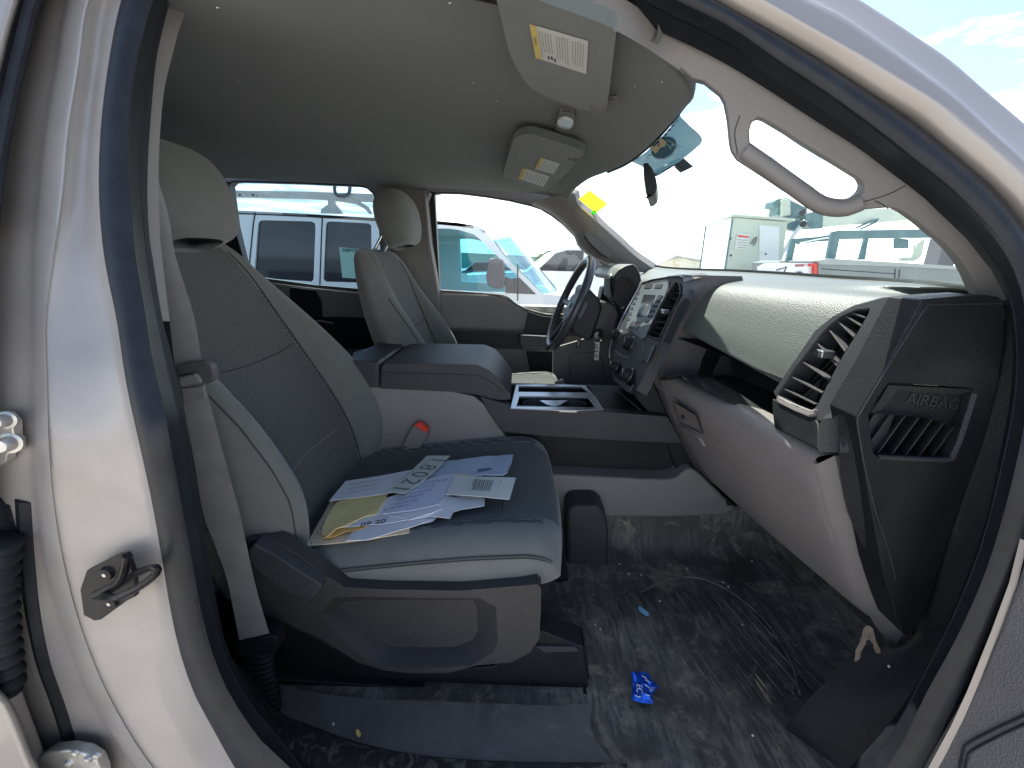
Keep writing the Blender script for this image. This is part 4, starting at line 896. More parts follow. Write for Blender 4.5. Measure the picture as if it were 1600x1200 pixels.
for P in ([(1352,980),(1359,978),(1366,990),(1371,1004),(1377,1018),(1370,1020),(1362,1004),(1356,998),(1349,1012),(1343,1028),(1337,1036),(1338,1020),(1345,1000)],):
    pp = [A(u + rm.uniform(-1.5, 1.5), v + rm.uniform(-1.5, 1.5), Y=-.722) for u, v in pix(P, 40, True)]; g.prism(pp, (0, .0008, 0), mudm)
g.build('mud_smear', T)
g = MB().tube([A(u, v, Y=-.748) for u, v in [(1571,525),(1560,602),(1532,717),(1508,780),(1486,836),(1445,962),(1423,990)]], .0012, dplast, n=6); g.build('panel_seam', T)

# ================================================================== STEERING
WN = Vector((-.915, -.03, .37)).normalized(); WC = A(889, 476, Y=.38)
wu = Vector((0, 1, 0)); wu = (wu - WN*wu.dot(WN)).normalized(); wv = WN.cross(wu)
if wv.z < 0: wv = -wv
def WH(a, r, o=0): return WC + (wu*math.cos(a) + wv*math.sin(a))*r + WN*o
leather = mat('wheel_rim', (.05, .053, .06), .38, bump=(500, .2), coat=.1)
sw = MB().tube([WH(2*math.pi*k/48, .178) for k in range(48)], .0155, leather, n=12, closed=True, caps=False).build('steering_wheel', T)
g = MB(); hubm = mat('wheel_hub', (.12, .135, .15), .5, bump=(500, .2))
hub = [WH(R(a), r, -.005) for a, r in [(70,.055),(110,.055),(150,.075),(200,.075),(240,.07),(270,.075),(300,.07),(340,.075),(30,.075)]]
g.prism(hub, -WN*.05, hubm); g.build('hub', sw, bevel=.012, seg=3)
for a in (0, 180, 250, 290):
    MB().tube([WH(R(a), .06, -.018), WH(R(a), .12, -.012), WH(R(a), .172, -.002)], .013, leather if a > 200 else hubm, n=8, flat=.6).build('spoke', sw)
g = MB(); g.prism([WH(R(a*18), .001, 0.0) + (wu*math.cos(R(a*18))*.024 + wv*math.sin(R(a*18))*.0105) for a in range(20)], WN*-.008, satin); g.build('oval_emblem', sw)
# column shroud
g = MB().prism([A(u, v, Y=.32) for u, v in [(907,448),(916,446),(938,468),(941,483),(926,528),(921,533),(905,527),(893,520),(898,480)]], (0, .12, 0), dplast); sc_ = g.build('steering_column', T, bevel=.012, seg=3)
g = MB().prism([A(u, v, Y=.34) for u, v in [(935,470),(965,476),(968,492),(960,520),(940,530),(925,526)]], (0, .14, 0), mplast); g.build('column_shroud', sc_, bevel=.01, seg=3)
ig = A(934, 523, Y=.30); MB().lathe(ig, (-.9, -.35, .2), [(.020, -.01), (.020, .004), (.017, .007), (.012, .008), (.012, .004), (0, .004)], bplast, 20).build('ignition_switch', sc_)
# shift lever
g = MB(); g.tube([A(970, 494, Y=.28), A(964, 476, Y=.27), A(961, 458, Y=.26), A(960, 434, Y=.25)], lambda t: .007 + .010*min(1, max(0, (t-.25)/.5)), bplast, n=14, k=14); sl = g.build('shift_lever', T)
g = MB(); c = A(960, 431, Y=.25); g.lathe(c, (.0, -.45, .9), [(.0165, -.006), (.0165, .002), (.013, .0045), (0, .005)], chrome, 20); g.build('lever_cap', sl)
# instrument hood and left vent
g = MB(); hpz = [(958,432),(966,421),(977,415),(990,412),(996,418),(1001,428),(1003,440),(992,448),(984,436),(972,434),(964,440)]
g.prism([A(u, v, Y=.20) for u, v in hpz], (0, .40, 0), bplast, side=pad); ih = g.build('instrument_hood', T, bevel=.006)
g = MB().prism([A(u, v, Y=.215) for u, v in [(962,436),(990,425),(1000,442),(985,475),(970,482),(960,470)]], (.03, .36, 0), void); g.build('instrument_cluster', ih)
g = MB().prism([A(u, v, Y=.62) for u, v in [(942,449),(956,446),(958,474),(940,474),(937,470)]], (0, .08, 0), dplast); lv = g.build('air_vent', T, bevel=.003)
for k in range(5):
    v = 452 + k*4.4; MB().prism([A(u, w_, Y=.615) for u, w_ in [(944-k*.8,v),(953-k*.4,v-1),(953-k*.4,v+1.2),(943-k*.8,v+1.8)]], (0, .004, 0), void).build('vent_slat', lv)
g = MB().prism([A(u, v, Y=.60) for u, v in [(864,548),(868,543),(918,528),(950,510),(975,520),(992,560),(1005,640),(862,640)]], (0, .02, 0), trim); kp = g.build('lower_dash_panel', T, bevel=.004)
g = MB().tube([A(u, v, Y=.599) for u, v in pix([(893,600),(890,560),(895,553),(930,551),(940,560),(948,600)], 24)], .0012, stitch, n=5); g.build('access_panel_seam', kp)
g = MB().prism([A(u, v, Y=.598) for u, v in [(902,531),(908,529),(905,543),(900,544)]], (0, .002, 0), bplast); g.prism([A(u, v, Y=.5965) for u, v in [(903,533),(906,532),(904,541),(902,542)]], (0, .001, 0), labelw); g.build('fuse_tag', kp)

# ================================================================== CENTRE CONSOLE
CY = -.155
cc_ = MB().prism([A(u, v, Y=CY) for u, v in [(520,600),(600,606),(706,611),(740,619),(757,632),(768,650),(784,672),(800,700),(800,830),(520,840)]], (0, .30, 0), lplast).build('centre_console', T, bevel=.008)
MB().tube([A(u, v, Y=CY-.001) for u, v in [(575,679),(632,678)]], .001, satin, n=5).build('console_seam', cc_)
g = MB(); top = [A(u, v, Y=-.175) for u, v in [(750,620),(792,632),(798,639),(870,641),(942,643),(1043,651),(1066,692),(1040,692),(950,688),(850,681),(784,674),(768,650)]]
g.prism(top, (0, .035, 0), dplast); g.build('console_body', cc_, bevel=.010, seg=3)
MB().box((-.05, .125, .90), (.46, .15, 1.02), dplast).build('console_body', cc_, bevel=.006)
MB().box((-.05, -.14, .90), (.47, .13, .955), bplast).build('console_floor', cc_)
MB().tube([A(u, v, Y=CY-.0115) for u, v in [(804,654),(900,656),(1012,659)]], .001, bplast, n=5).build('console_crease', cc_)
lid = MB().prism([A(u, v, Y=CY-.008) for u, v in [(594,607),(596,575),(600,568),(650,568),(745,570),(764,578),(778,592),(797,616),(798,624),(780,625),(762,622),(741,616),(707,612)]], (0, .30, 0), dplast).build('console_lid', cc_, bevel=.016, seg=4)
MB().tube([A(u, v, Y=CY-.0085) for u, v in [(596,582),(650,583),(745,586),(770,598),(790,614)]], .0009, bplast, n=5).build('lid_seam', cc_)
MB().prism([A(u, v, Y=CY) for u, v in [(500,620),(520,575),(548,563),(592,566),(594,607)]], (0, .28, 0), dplast).build('console_rear', cc_, bevel=.01)
def CZ(u, v, z=1.100): return A(u, v, Z=z)
g = MB().prism([CZ(u, v, 1.118) for u, v in [(553,552),(580,544),(612,546),(596,566),(548,566)]], (0, 0, .004), dplast, holes=[[CZ(u, v, 1.118) for u, v in [(562,552),(583,548),(602,549),(590,561),(558,561)]]]); g.build('rear_cup_tray', cc_, bevel=.001)
MB().tube([CZ(u, v, 1.123) for u, v in [(562,552),(583,548),(602,549),(590,561),(558,561)]], .0018, satin, n=6, closed=True).build('tray_rim', cc_)
CUP = 1.036
cu_o = [(806,601),(862,600),(915,602),(930,618),(944,640),(900,641),(797,638)]
w1 = [(811,603),(908,604),(919,613),(810,612)]; w2 = [(812,619),(918,620),(930,636),(807,635)]
g = MB().prism([A(u, v, Z=CUP) for u, v in cu_o], (0, 0, -.008), satin, holes=[[A(u, v, Z=CUP) for u, v in w] for w in (w1, w2)]); cup = g.build('cup_holder', cc_, bevel=.0015)
g = MB()
for w in (w1, w2):
    P = [A(u, v, Z=CUP-.006) for u, v in w]; P = [Vector((p.x, max(p.y, -.138), p.z)) for p in P]; g.grid([P + P[:1], [p - Z_*.06 for p in P + P[:1]]], bplast); g.face([p - Z_*.055 for p in P], bplast)
g.build('cup_wells', cc_)
for c_u in (838, 895):
    c = A(c_u, 632, Z=CUP-.014); MB().lathe(c, (0, 0, 1), [(.034, -.05), (.037, 0), (.040, .004)], dplast, 28).build('cup_ring', cc_)
MB().prism([A(u, v, Z=CUP-.004) for u, v in [(842,625),(888,625),(876,632),(866,635),(854,632)]], (0, 0, -.006), satin).build('cup_divider', cc_, bevel=.002)
# tray between holder and stack
g = MB().prism([A(u, v, Z=1.024) for u, v in [(918,601),(1000,604),(1040,648),(946,641)]], (0, 0, -.005), bplast); g.build('front_tray', cc_)
MB().tube([A(u, v, Z=1.035) for u, v in [(966,612),(985,628),(1000,640)]], .002, dplast, n=6).build('tray_edge', cc_)
# cavity and tunnel trim
MB().prism([A(u, v, Y=-.125) for u, v in [(800,670),(1075,690),(1100,760),(800,760)]], (0, .01, 0), void).build('storage_recess', cc_)
g = MB().prism([A(u, v, Y=-.185) for u, v in [(800,738),(868,742),(985,748),(1038,750),(1056,747),(1072,735),(1082,732),(1094,740),(1153,797),(1130,806),(1050,809),(950,808),(880,800),(800,800)]], (0, .10, 0), lplast); g.build('tunnel_trim', cc_, bevel=.010, seg=3)
MB().prism([A(u, v, Y=-.188) for u, v in [(1134,776),(1140,783),(1150,790),(1136,790)]], (0, .002, 0), void).build('tunnel_notch', cc_)
# buckle
bk = MB().prism([A(u, v, Y=-.185) for u, v in [(643,669),(650,662),(669,675),(667,684),(651,707),(643,706),(629,696)]], (0, .022, 0), trim).build('belt_buckle', T, bevel=.003)
MB().prism([A(u, v, Y=-.189) for u, v in [(647,665),(654,660),(669,671),(667,677),(650,667)]], (0, .020, 0), redp).build('release_button', bk, bevel=.001)
MB().tube([A(u, v, Y=-.180) for u, v in [(640,700),(620,712),(600,715),(585,718)]], .006, webm, n=8, flat=2).build('buckle_strap', bk)

# ================================================================== FAR DOORS
DY = .775
def FD(u, v, y=DY): return A(u, v, Y=y)
win1 = [(678,303),(690,301),(720,302),(760,307),(796,313),(830,321),(845,326),(862,336),(880,350),(897,367),(912,384),(935,407),(962,428),(975,440),(975,480),(950,488),(925,491),(864,492),(847,490),(825,484),(806,475),(795,466),(780,461),(720,456),(686,454)]
dd = MB().prism([FD(u, v) for u, v in [(660,250),(760,252),(850,270),(930,330),(985,390),(985,640),(660,640)]], (0, .05, 0), trim, holes=[[FD(u, v) for u, v in win1]]).build('driver_door', T, bevel=.003)
MB().face([FD(u, v, DY+.045) for u, v in win1], gl_side).build('door_glass', dd)
MB().prism([FD(u, v, DY-.004) for u, v in [(667,302),(672,299),(681,300),(679,306),(687,452),(677,452)]], (0, .004, 0), bplast).build('glass_channel', dd)
MB().tube([FD(u, v, DY-.002) for u, v in win1[:14]], .0025, bplast, n=6).build('window_seal', dd)
MB().tube([FD(u, v, DY-.002) for u, v in [(975,492),(925,491),(864,492),(847,490),(825,484),(806,475),(795,466),(780,461),(720,456),(684,454)]], .0025, stitch, n=6, k=60).build('belt_line_seal', dd)
MB().prism([FD(u, v, DY-.012) for u, v in [(676,458),(760,461),(788,468),(812,482),(825,490),(820,514),(676,512)]], (0, .014, 0), lplast).build('upper_panel', dd, bevel=.005)
MB().prism([FD(u, v, DY-.014) for u, v in [(826,487),(847,494),(870,496),(975,496),(975,530),(818,520)]], (0, .014, 0), dplast).build('speaker_panel', dd, bevel=.004)
MB().prism([FD(u, v, DY-.006) for u, v in [(676,514),(820,518),(816,545),(676,541)]], (0, .008, 0), dplast).build('armrest_recess', dd)
MB().tube([FD(u, v, DY-.016) for u, v in [(705,515),(760,518),(819,520)]], .0028, chrome, n=8).build('door_pull', dd)
MB().prism([FD(u, v, DY-.075) for u, v in [(812,523),(866,526),(866,544),(812,541)]], (0, .075, 0), mplast).build('armrest', dd, bevel=.008)
MB().prism([FD(u, v, DY-.010) for u, v in [(676,544),(812,546),(870,548),(900,600),(900,640),(676,640)]], (0, .012, 0), lplast).build('lower_panel', dd, bevel=.004)
MB().prism([FD(u, v, DY-.02) for u, v in [(822,549),(870,551),(905,600),(905,640),(840,640)]], (0, .012, 0), bplast).build('door_pocket', dd, bevel=.004)
MB().tube([FD(u, v, DY-.016) for u, v in [(815,548),(822,566),(834,590)]], .003, lplast, n=6).build('pocket_edge', dd)
win2 = [(365,352),(358,300),(357,289),(362,284),(372,283),(470,286),(560,290),(574,294),(584,303),(589,318),(592,345),(600,456),(572,453),(490,446),(432,438),(384,431)]
rd = MB().prism([FD(u, v) for u, v in [(300,240),(662,250),(662,640),(300,640)]], (0, .05, 0), trim, holes=[[FD(u, v) for u, v in win2]]).build('rear_door', T, bevel=.003)
MB().face([FD(u, v, DY+.045) for u, v in win2], gl_rear).build('door_glass', rd)
MB().tube([FD(u, v, DY-.002) for u, v in win2], .0030, bplast, n=6, closed=True).build('window_seal', rd)
MB().prism([FD(u, v, DY-.004) for u, v in [(340,285),(357,284),(365,352),(388,432),(360,432)]], (0, .004, 0), bplast).build('quarter_panel', rd)
MB().prism([FD(u, v, DY-.015) for u, v in [(330,440),(432,443),(490,450),(604,462),(604,496),(500,496),(330,490)]], (0, .016, 0), lplast).build('upper_panel', rd, bevel=.005)
MB().prism([FD(u, v, DY-.020) for u, v in [(452,448),(492,453),(502,470),(504,500),(452,500)]], (0, .018, 0), bplast).build('speaker_grille', rd, bevel=.004)
MB().prism([FD(u, v, DY-.012) for u, v in [(330,492),(604,498),(604,545),(330,545)]], (0, .014, 0), bplast).build('armrest', rd, bevel=.004)
MB().tube([FD(u, v, DY-.03) for u, v in [(494,501),(505,502),(514,504),(520,505)]], .004, satin, n=8, flat=.6).build('door_pull', rd)
MB().prism([FD(u, v, DY-.008) for u, v in [(330,547),(604,552),(604,640),(330,640)]], (0, .01, 0), lplast).build('lower_panel', rd)
MB().tube([FD(u, v, DY-.013) for u, v in [(520,524),(604,528)]], .002, dplast, n=6).build('panel_crease', rd)
bp_ = MB().prism([A(u, v, Y=.70) for u, v in [(582,286),(664,296),(672,380),(684,452),(700,640),(596,640),(598,456),(594,345),(592,310)]], (0, .07, 0), trim).build('pillar_cover', T, bevel=.006)
MB().prism([A(u, v, Y=.72) for u, v in [(655,310),(664,297),(672,300),(666,318),(670,380),(680,440),(684,470),(676,460),(664,400)]], (0, .05, 0), trim).build('pillar_edge', bp_, bevel=.004)
MB().tube([A(u, v, Y=.69) for u, v in [(664,290),(662,330),(668,400)]], .001, stitch, n=5).build('pillar_seam', bp_)
# far side roof rail lining over the doors (closes the gap between lining and doors)
g = MB(); g.patch([[(x, .685, zr(x, .685)+.004), (x, .72, zr(x, .69)-.012), (x, .755, zr(x, .69)-.022), (x, .80, zr(x, .69)-.01)] for x in (-1.7, -1.2, -.8, -.4, 0, .14)], trim, 3, 3) if False else None
# outer skin of the far side
g = MB(); g.box((RX, .83, .45), (.70, .90, 1.22), paint); g.build('door_skin', T, bevel=.01)

# ================================================================== FLOOR
fx_ = [(-.75, .62), (-.3, .62), (.0, .62), (.2, .62), (.45, .62), (.66, .625), (.80, .68), (.92, .82), (1.02, 1.02)]
r_ = random.Random(11); G = []
for y in [-.86, -.80, -.765, -.74, -.66, -.55, -.45, -.35, -.27, -.21, -.185, -.17]:
    row_ = []
    for x, z in fx_:
        zz = z + (.008 if -.5 < x < .7 and -.7 < y < -.3 else 0)*r_.uniform(-1, 1)
        if y < -.77: zz += -.03 if y < -.82 else -.006
        if y > -.26 and x < .9: zz += {-.21: .012, -.185: .06, -.17: .13}.get(y, 0)
        row_.append(Vector((x, y, zz)))
    G.append(row_)
fl = MB().patch(G, floorm, 6, 4).build('floor_covering', T, smooth=80)
# ribbed tread pads pressed into the vinyl
g = MB()
for k in range(15):
    x = .285 + k*.022; g.tube([(x-.02, -.37 - .004*abs(k-7), .6262), (x, -.50, .6264), (x+.03, -.66 + .006*abs(k-8), .6262)], .0022, floorm, n=6, flat=1)
g.build('tread_ribs', fl, kind='stuff')
g = MB(); g.tube(resample([A(u, v, Z=.631) for u, v in [(1000,925),(1050,903),(1100,905),(1150,930),(1200,975),(1236,1035),(1250,1085)]], 40), .0028, floorm, n=8, flat=1); g.build('floor_fold', fl)
# box shaped vinyl hump at the foot of the tunnel
MB().prism([A(u, v, Y=-.27) for u, v in [(886,800),(896,790),(935,790),(946,800),(952,830),(950,885),(944,892),(886,895)]], (0, .12, 0), dplast).build('tunnel_boot', T, bevel=.022, seg=4)
# step trim: grey vinyl flank beside the seat and scuffed sill
g = MB(); t0 = [(420,1062),(470,1078),(560,1090),(700,1096),(860,1102),(925,1098)]; t1 = [(432,1115),(490,1135),(560,1160),(660,1180),(800,1190),(960,1192)]
g.patch([[A(u, v, Z=.640) for u, v in t0], [A(u, (v+w_)/2, Z=.634) for (u, v), (_, w_) in zip(t0, t1)], [A(u, v, Z=.628) for u, v in t1]], dustv, 5, 4); g.build('vinyl_flank', T)
g = MB(); t2 = [(370,1150),(430,1200),(520,1240),(660,1262),(850,1275),(1000,1275)]
t1b = [(404,1085),(450,1120),(545,1158),(655,1180),(800,1191),(980,1193)]
g.patch([[A(u, v, Z=.632) + Vector((0, 0, .0)) for u, v in t1b], [A(u, (v+w_)/2, Z=.640) for (u, v), (_, w_) in zip(t1b, t2)], [A(u, v, Z=.622) for u, v in t2], [A(u, v+40, Z=.600) for u, v in t2]], scuff, 5, 4); g.build('sill_cover', T)

# ================================================================== SEATS
def seat(y0, dx, rec=26.0, dz=0, nb_f=1.0, hdx=.080, hdz=-.046):
    par = T; root = empty('front_seat', (0, 0, 0), T) if False else None
    H = Vector((-.42 + dx, 0, .80 + dz)); a = R(rec); up = Vector((-math.sin(a), 0, math.cos(a))); nf = Vector((math.cos(a), 0, math.sin(a)))
    def BP(s, t, n): return Vector((0, y0, 0)) + H + up*t + nf*n + Y_*s
    # rows: t, insert half width wi, insert n, crest half width wc, crest n, side half width w, back n
    rows = [(-.05,.15,-.03,.19,-.06,.235,-.10,-.14), (.0,.16,.00,.205,.01,.262,-.06,-.13), (.045,.165,.018,.215,.055,.272,.0,-.12), (.10,.168,.040,.222,.100,.277,.025,-.11), (.17,.170,.055,.226,.134,.280,.045,-.10),
            (.24,.170,.060,.228,.141,.281,.050,-.10), (.33,.168,.057,.228,.134,.280,.045,-.09), (.43,.165,.050,.224,.108,.276,.035,-.085), (.53,.160,.044,.216,.076,.266,.020,-.08),
            (.61,.152,.042,.202,.052,.245,.010,-.07), (.675,.135,.036,.182,.034,.215,-.002,-.06), (.715,.10,.022,.150,.014,.180,-.014,-.05), (.735,.06,-.005,.10,-.010,.12,-.022,-.036)]
    G = []
    for t, wi, ni, wc, nc, w_, ns, nb in rows:
        nb *= nb_f
        r = [(-wi, ni+.003), (-wi-.012, ni+.006), (-(wi*.45+wc*.55), (ni+nc)/2+.012), (-wc, nc), (-(wc*.55+w_*.45), nc-.012 if nc > .03 else nc-.006), (-w_, ns), (-w_+.008, (ns+nb)/2), (-w_*.8, nb), (0, nb-.008), (w_*.8, nb), (w_-.008, (ns+nb)/2), (w_, ns), (wc*.55+w_*.45, nc-.012 if nc > .03 else nc-.006), (wc, nc), (wi*.45+wc*.55, (ni+nc)/2+.012), (wi+.012, ni+.006), (wi, ni+.003), (wi*.5, ni-.002), (0, ni-.004), (-wi*.5, ni-.002)]
        G.append([BP(s, t, n) for s, n in r])
    def fmt(i, j):
        if j >= 16: return fabd if not (i > 0 and (j < 16.34 or j > 19.64)) else fabd
        if (j < 1.0 or j >= 15.0) and 3.0 < i < 8.5: return fabm
        return fabl
    g = MB().patch(G, fabl, 4, 5, cu=True, fm=fmt)
    root = g.build('front_seat', par, smooth=80)
    # seams
    g = MB()
    def pr(i_t, s_f):   # interpolate row quantities
        n_ = len(rows)
        for q in range(n_-1):
            if rows[q][0] <= i_t <= rows[q+1][0]:
                f = (i_t-rows[q][0])/(rows[q+1][0]-rows[q][0]); return [x+(y-x)*f for x, y in zip(rows[q], rows[q+1])]
        return rows[-1]
    for s in (-1, 1):
        P = []
        for k in range(24):
            t = .0 + .68*k/23; r = pr(t, 0); P.append(BP(s*(r[1]+.008), t, r[2]+.0065))
        g.tube(P, .0016, stitch, n=5)
        P = []
        for k in range(22):
            t = .03 + .52*k/21; r = pr(t, 0); f = .62; P.append(BP(s*(r[3]*.55+r[5]*.45+.0015), t, (r[4]-.012 if r[4] > .03 else r[4]-.006)+.001))
        g.tube(P, .0015, stitch, n=5)
        P = []
        for k in range(12):
            t = .03 + .17*k/11; r = pr(t, 0); f = .97 - .0*k; P.append(BP(s*(r[5]-.0005), t, r[6] - .012 - .05*(k/11)**2))
        g.tube(P, .0014, stitch, n=5)
    for t0 in (.42,):
        r = pr(t0, 0); g.tube(resample([BP(-r[1]+.0, t0+.012, r[2]+.001), BP(-r[1]*.5, t0+.002, r[2]-.0005), BP(0, t0, r[2]-.0025), BP(r[1]*.5, t0+.002, r[2]-.0005), BP(r[1], t0+.012, r[2]+.001)], 20), .0014, stitch, n=5)
    t0 = .20; r = pr(t0, 0); g.tube(resample([BP(-r[1], t0-.012, r[2]+.001), BP(0, t0-.002, r[2]-.003), BP(r[1], t0-.012, r[2]+.001)], 20), .0010, stitchl, n=5)
    g.build('backrest_seam', root)
    # headrest
    HB = BP(0, .755, .0)
    hr = []
    for k, (t, hw, nf_, nb_) in enumerate([(.0,.07,.045,-.02), (.012,.110,.066,-.030), (.05,.128,.078,-.042), (.10,.130,.082,-.052), (.145,.124,.074,-.052), (.175,.105,.056,-.040), (.19,.06,.030,-.018)]):
        pts = []
        for q in range(20):
            an = 2*math.pi*q/20; c_, s_ = math.cos(an), math.sin(an); e = .62
            yy = hw*abs(c_)**e*(1 if c_ > 0 else -1); nn = (nf_+nb_)/2 + (nf_-nb_)/2*abs(s_)**e*(1 if s_ > 0 else -1)
            pts.append(HB + up*(t*.6) + Z_*(t*.42) + Vector((0, yy, 0)) + nf*nn + X_*hdx + Z_*hdz)
        hr.append(pts)
    g = MB().patch(hr, fabl, 2, 4, cu=True); o = len(g.v)
    g.face(hr[0], fabl); g.face(hr[-1], fabl)
    hd_ = g.build('headrest', root, smooth=60)
    for s in (-1, 1):
        MB().tube([BP(s*.065, .70, -.01), BP(s*.065, .78, .0) + X_*hdx*.6], .006, chrome, n=12).build('headrest_post', root)
        MB().lathe(BP(s*.065, .725, -.005), up, [(.016, -.004), (.016, .004), (.009, .007)], bplast, 16).build('post_sleeve', root)
    # cushion: rows along X, cols across
    cr_ = [(-.50,.76,.80), (-.46,.80,.868), (-.38,.822,.878), (-.28,.832,.893), (-.18,.838,.908), (-.08,.842,.921), (.0,.846,.928), (.055,.850,.928), (.090,.855,.916), (.108,.862,.892), (.106,.856,.868), (.085,.850,.852)]
    G = []
    for i, (x, zb, zt) in enumerate(cr_):
        fl_ = 1.0 if i < 8 else [.9, .6, .25, .0][i-8]; w_ = .262 - (0.0 if i < 7 else [.002, .008, .020, .040, .055][i-7]); bb = .022*fl_ if x > -.40 else .004
        lo = zb if i < 9 else min(zt - .002, zb)
        cols_ = [(-w_*.96, lo), (-w_-.004, lo+(zt-lo)*.25), (-w_-.004, lo+(zt-lo)*.66), (-w_+.004, zt-.004*fl_), (-w_+.030, zt+bb*.75), (-w_+.058, zt+bb), (-w_+.085, zt+bb*.7), (-.13, zt+bb*.15), (-.06, zt-.004*fl_), (0, zt-.006*fl_), (.06, zt-.004*fl_), (.13, zt+bb*.15), (w_-.085, zt+bb*.7), (w_-.058, zt+bb), (w_-.030, zt+bb*.75), (w_-.004, zt-.004*fl_), (w_+.004, lo+(zt-lo)*.66), (w_+.004, lo+(zt-lo)*.25), (w_*.96, lo)]
        G.append([Vector((x + dx + (-.020*(abs(s)/.26)**2 if x > .04 else 0), y0 + s, z)) for s, z in cols_])
    def fmc(i, j):
        if j < 4.9 or j >= 13.1: return fabl
        if i > 7.2: return fabd if i < 8.6 and 6 < j < 12 else fabl
        if j < 6.0 or j > 12.0: return fabm
        return fabd
    cs = MB().patch(G, fabl, 4, 5, fm=fmc); cs.grid([[Vector((x+dx, y0-.24, zb)) for x, zb, zt in cr_], [Vector((x+dx, y0+.24, zb)) for x, zb, zt in cr_]], bplast)
    cu_ = cs.build('cushion', root, smooth=80)
    g = MB()
    for s in (-1, 1):
        P = []
        for i in range(1, 10):
            x, zb, zt = cr_[i]; w_ = .262 - (0.0 if i < 7 else [.002, .008, .020][i-7]); f_ = .001
            P.append(Vector((x + dx - (.02 if x > .04 else 0), y0 + s*(w_-.0005), zt - .0062)))
        g.tube(resample(P, 40), .0016, stitch, n=5); g.tube([p + Vector((0, -s*.0, -.004)) + Vector((0, s*.0022, 0)) for p in resample(P, 40)], .0009, stitch, n=5)
        g.tube(resample([Vector((x+dx, y0 + s*(.262-.070), zt + .0205)) for x, zb, zt in cr_[2:8]], 30), .0009, stitch, n=5)
    P = [Vector((-.02+dx, y0+s, .9275 + (.002 if abs(s) > .1 else -.0035))) for s in (-.19, -.13, -.06, 0, .06, .13, .19)]
    g.tube(resample(P, 30), .0011, stitch, n=5)
    g.build('cushion_seam', root)
    return root
ps = seat(-.382, 0.0)
ds = seat(.385, .105, rec=17.5, dz=-.045, nb_f=.55, hdx=.105, hdz=-.015)

# passenger side: valance with hand recess, recline lever, slide rail, riser
VY = -.672
vo2 = [(385,842),(430,846),(470,870),(508,900),(540,918),(600,921),(720,923),(840,913),(846,920),(845,960),(843,998),(828,1020),(800,1035),(745,1040),(700,1052),(640,1052),(600,1048),(560,1036),(500,998),(440,970),(400,955),(386,940)]
rc2 = [(520,934),(560,932),(680,934),(748,934),(775,948),(778,1000),(770,1020),(735,1040),(640,1045),(594,1040),(570,1028),(520,985),(500,960)]
rc3 = [(545,941),(600,938),(740,938),(744,945),(746,985),(738,1000),(712,1010),(660,1011),(615,1009),(600,1002),(560,968),(530,948)]
g = MB().prism([A(u, v, Y=VY) for u, v in vo2], (0, .03, 0), shield, holes=[[A(u, v, Y=VY) for u, v in rc2]])
g.grid([[A(u, v, Y=VY) for u, v in rc2 + rc2[:1]], [A(u, v, Y=VY+.036) for u, v in [(540,940),(570,937),(670,937),(738,937),(745,950),(747,985),(738,1000),(712,1010),(660,1011),(615,1009),(600,1002),(560,965),(528,948)] + [(540,940)]]], shield)
g.face([A(u, v, Y=VY+.036) for u, v in [(540,940),(570,937),(670,937),(738,937),(745,950),(747,985),(738,1000),(712,1010),(660,1011),(615,1009),(600,1002),(560,965),(528,948)]], shield)
g.build('seat_side_shield', ps, bevel=.008, seg=4)
MB().prism([A(u, v, Y=VY-.022) for u, v in [(387,862),(395,850),(420,862),(503,915),(502,922),(489,937),(478,938),(440,925),(400,893),(390,880)]], (0, .03, 0), dplast).build('recline_lever', ps, bevel=.006, seg=3)
MB().prism([A(u, v, Y=-.64) for u, v in [(330,930),(400,950),(560,1030),(640,1052),(770,1042),(845,985),(905,1008),(912,1010),(922,1095),(860,1090),(600,1072),(420,1050),(330,1040)]], (0, .05, 0), bplast).build('seat_riser', ps, bevel=.004)
MB().prism([A(u, v, Y=-.655) for u, v in [(395,1050),(430,1062),(600,1072),(760,1083),(880,1090),(918,1085),(922,1092),(900,1095),(860,1101),(700,1092),(560,1086),(430,1082),(395,1070)]], (0, .03, 0), bplast).build('floor_rail_cover', ps, bevel=.004, seg=3)
MB().prism([A(u, v, Y=-.647) for u, v in [(836,1010),(900,1012),(905,1018),(850,1020)]], (0, .03, 0), dplast).build('rail_cap', ps, bevel=.002)
MB().tube([A(u, v, Y=-.62) for u, v in [(838,1000),(862,1000),(900,999)]], .005, blackm, n=10).build('slide_bar', ps)
MB().prism([A(u, v, Y=-.62) for u, v in [(903,1012),(914,1008),(924,1080),(922,1096),(914,1094)]], (.0, .04, 0), void).build('riser_front', ps)
MB().box((-.50, -.60, .62), (.03, -.16, .80), void).build('seat_base', ps)
MB().box((-.40, .16, .62), (.24, .60, .80), void).build('seat_base', ds)
MB().box((-.50, .13, .80), (.17, .15, .88), shield).build('seat_side_shield', ds, bevel=.006)
MB().prism([A(u, v, Z=.93) for u, v in [(866,604),(878,598),(884,608),(872,612)]], (0, 0, .02), bplast).build('adjuster_knob', ds, bevel=.002)

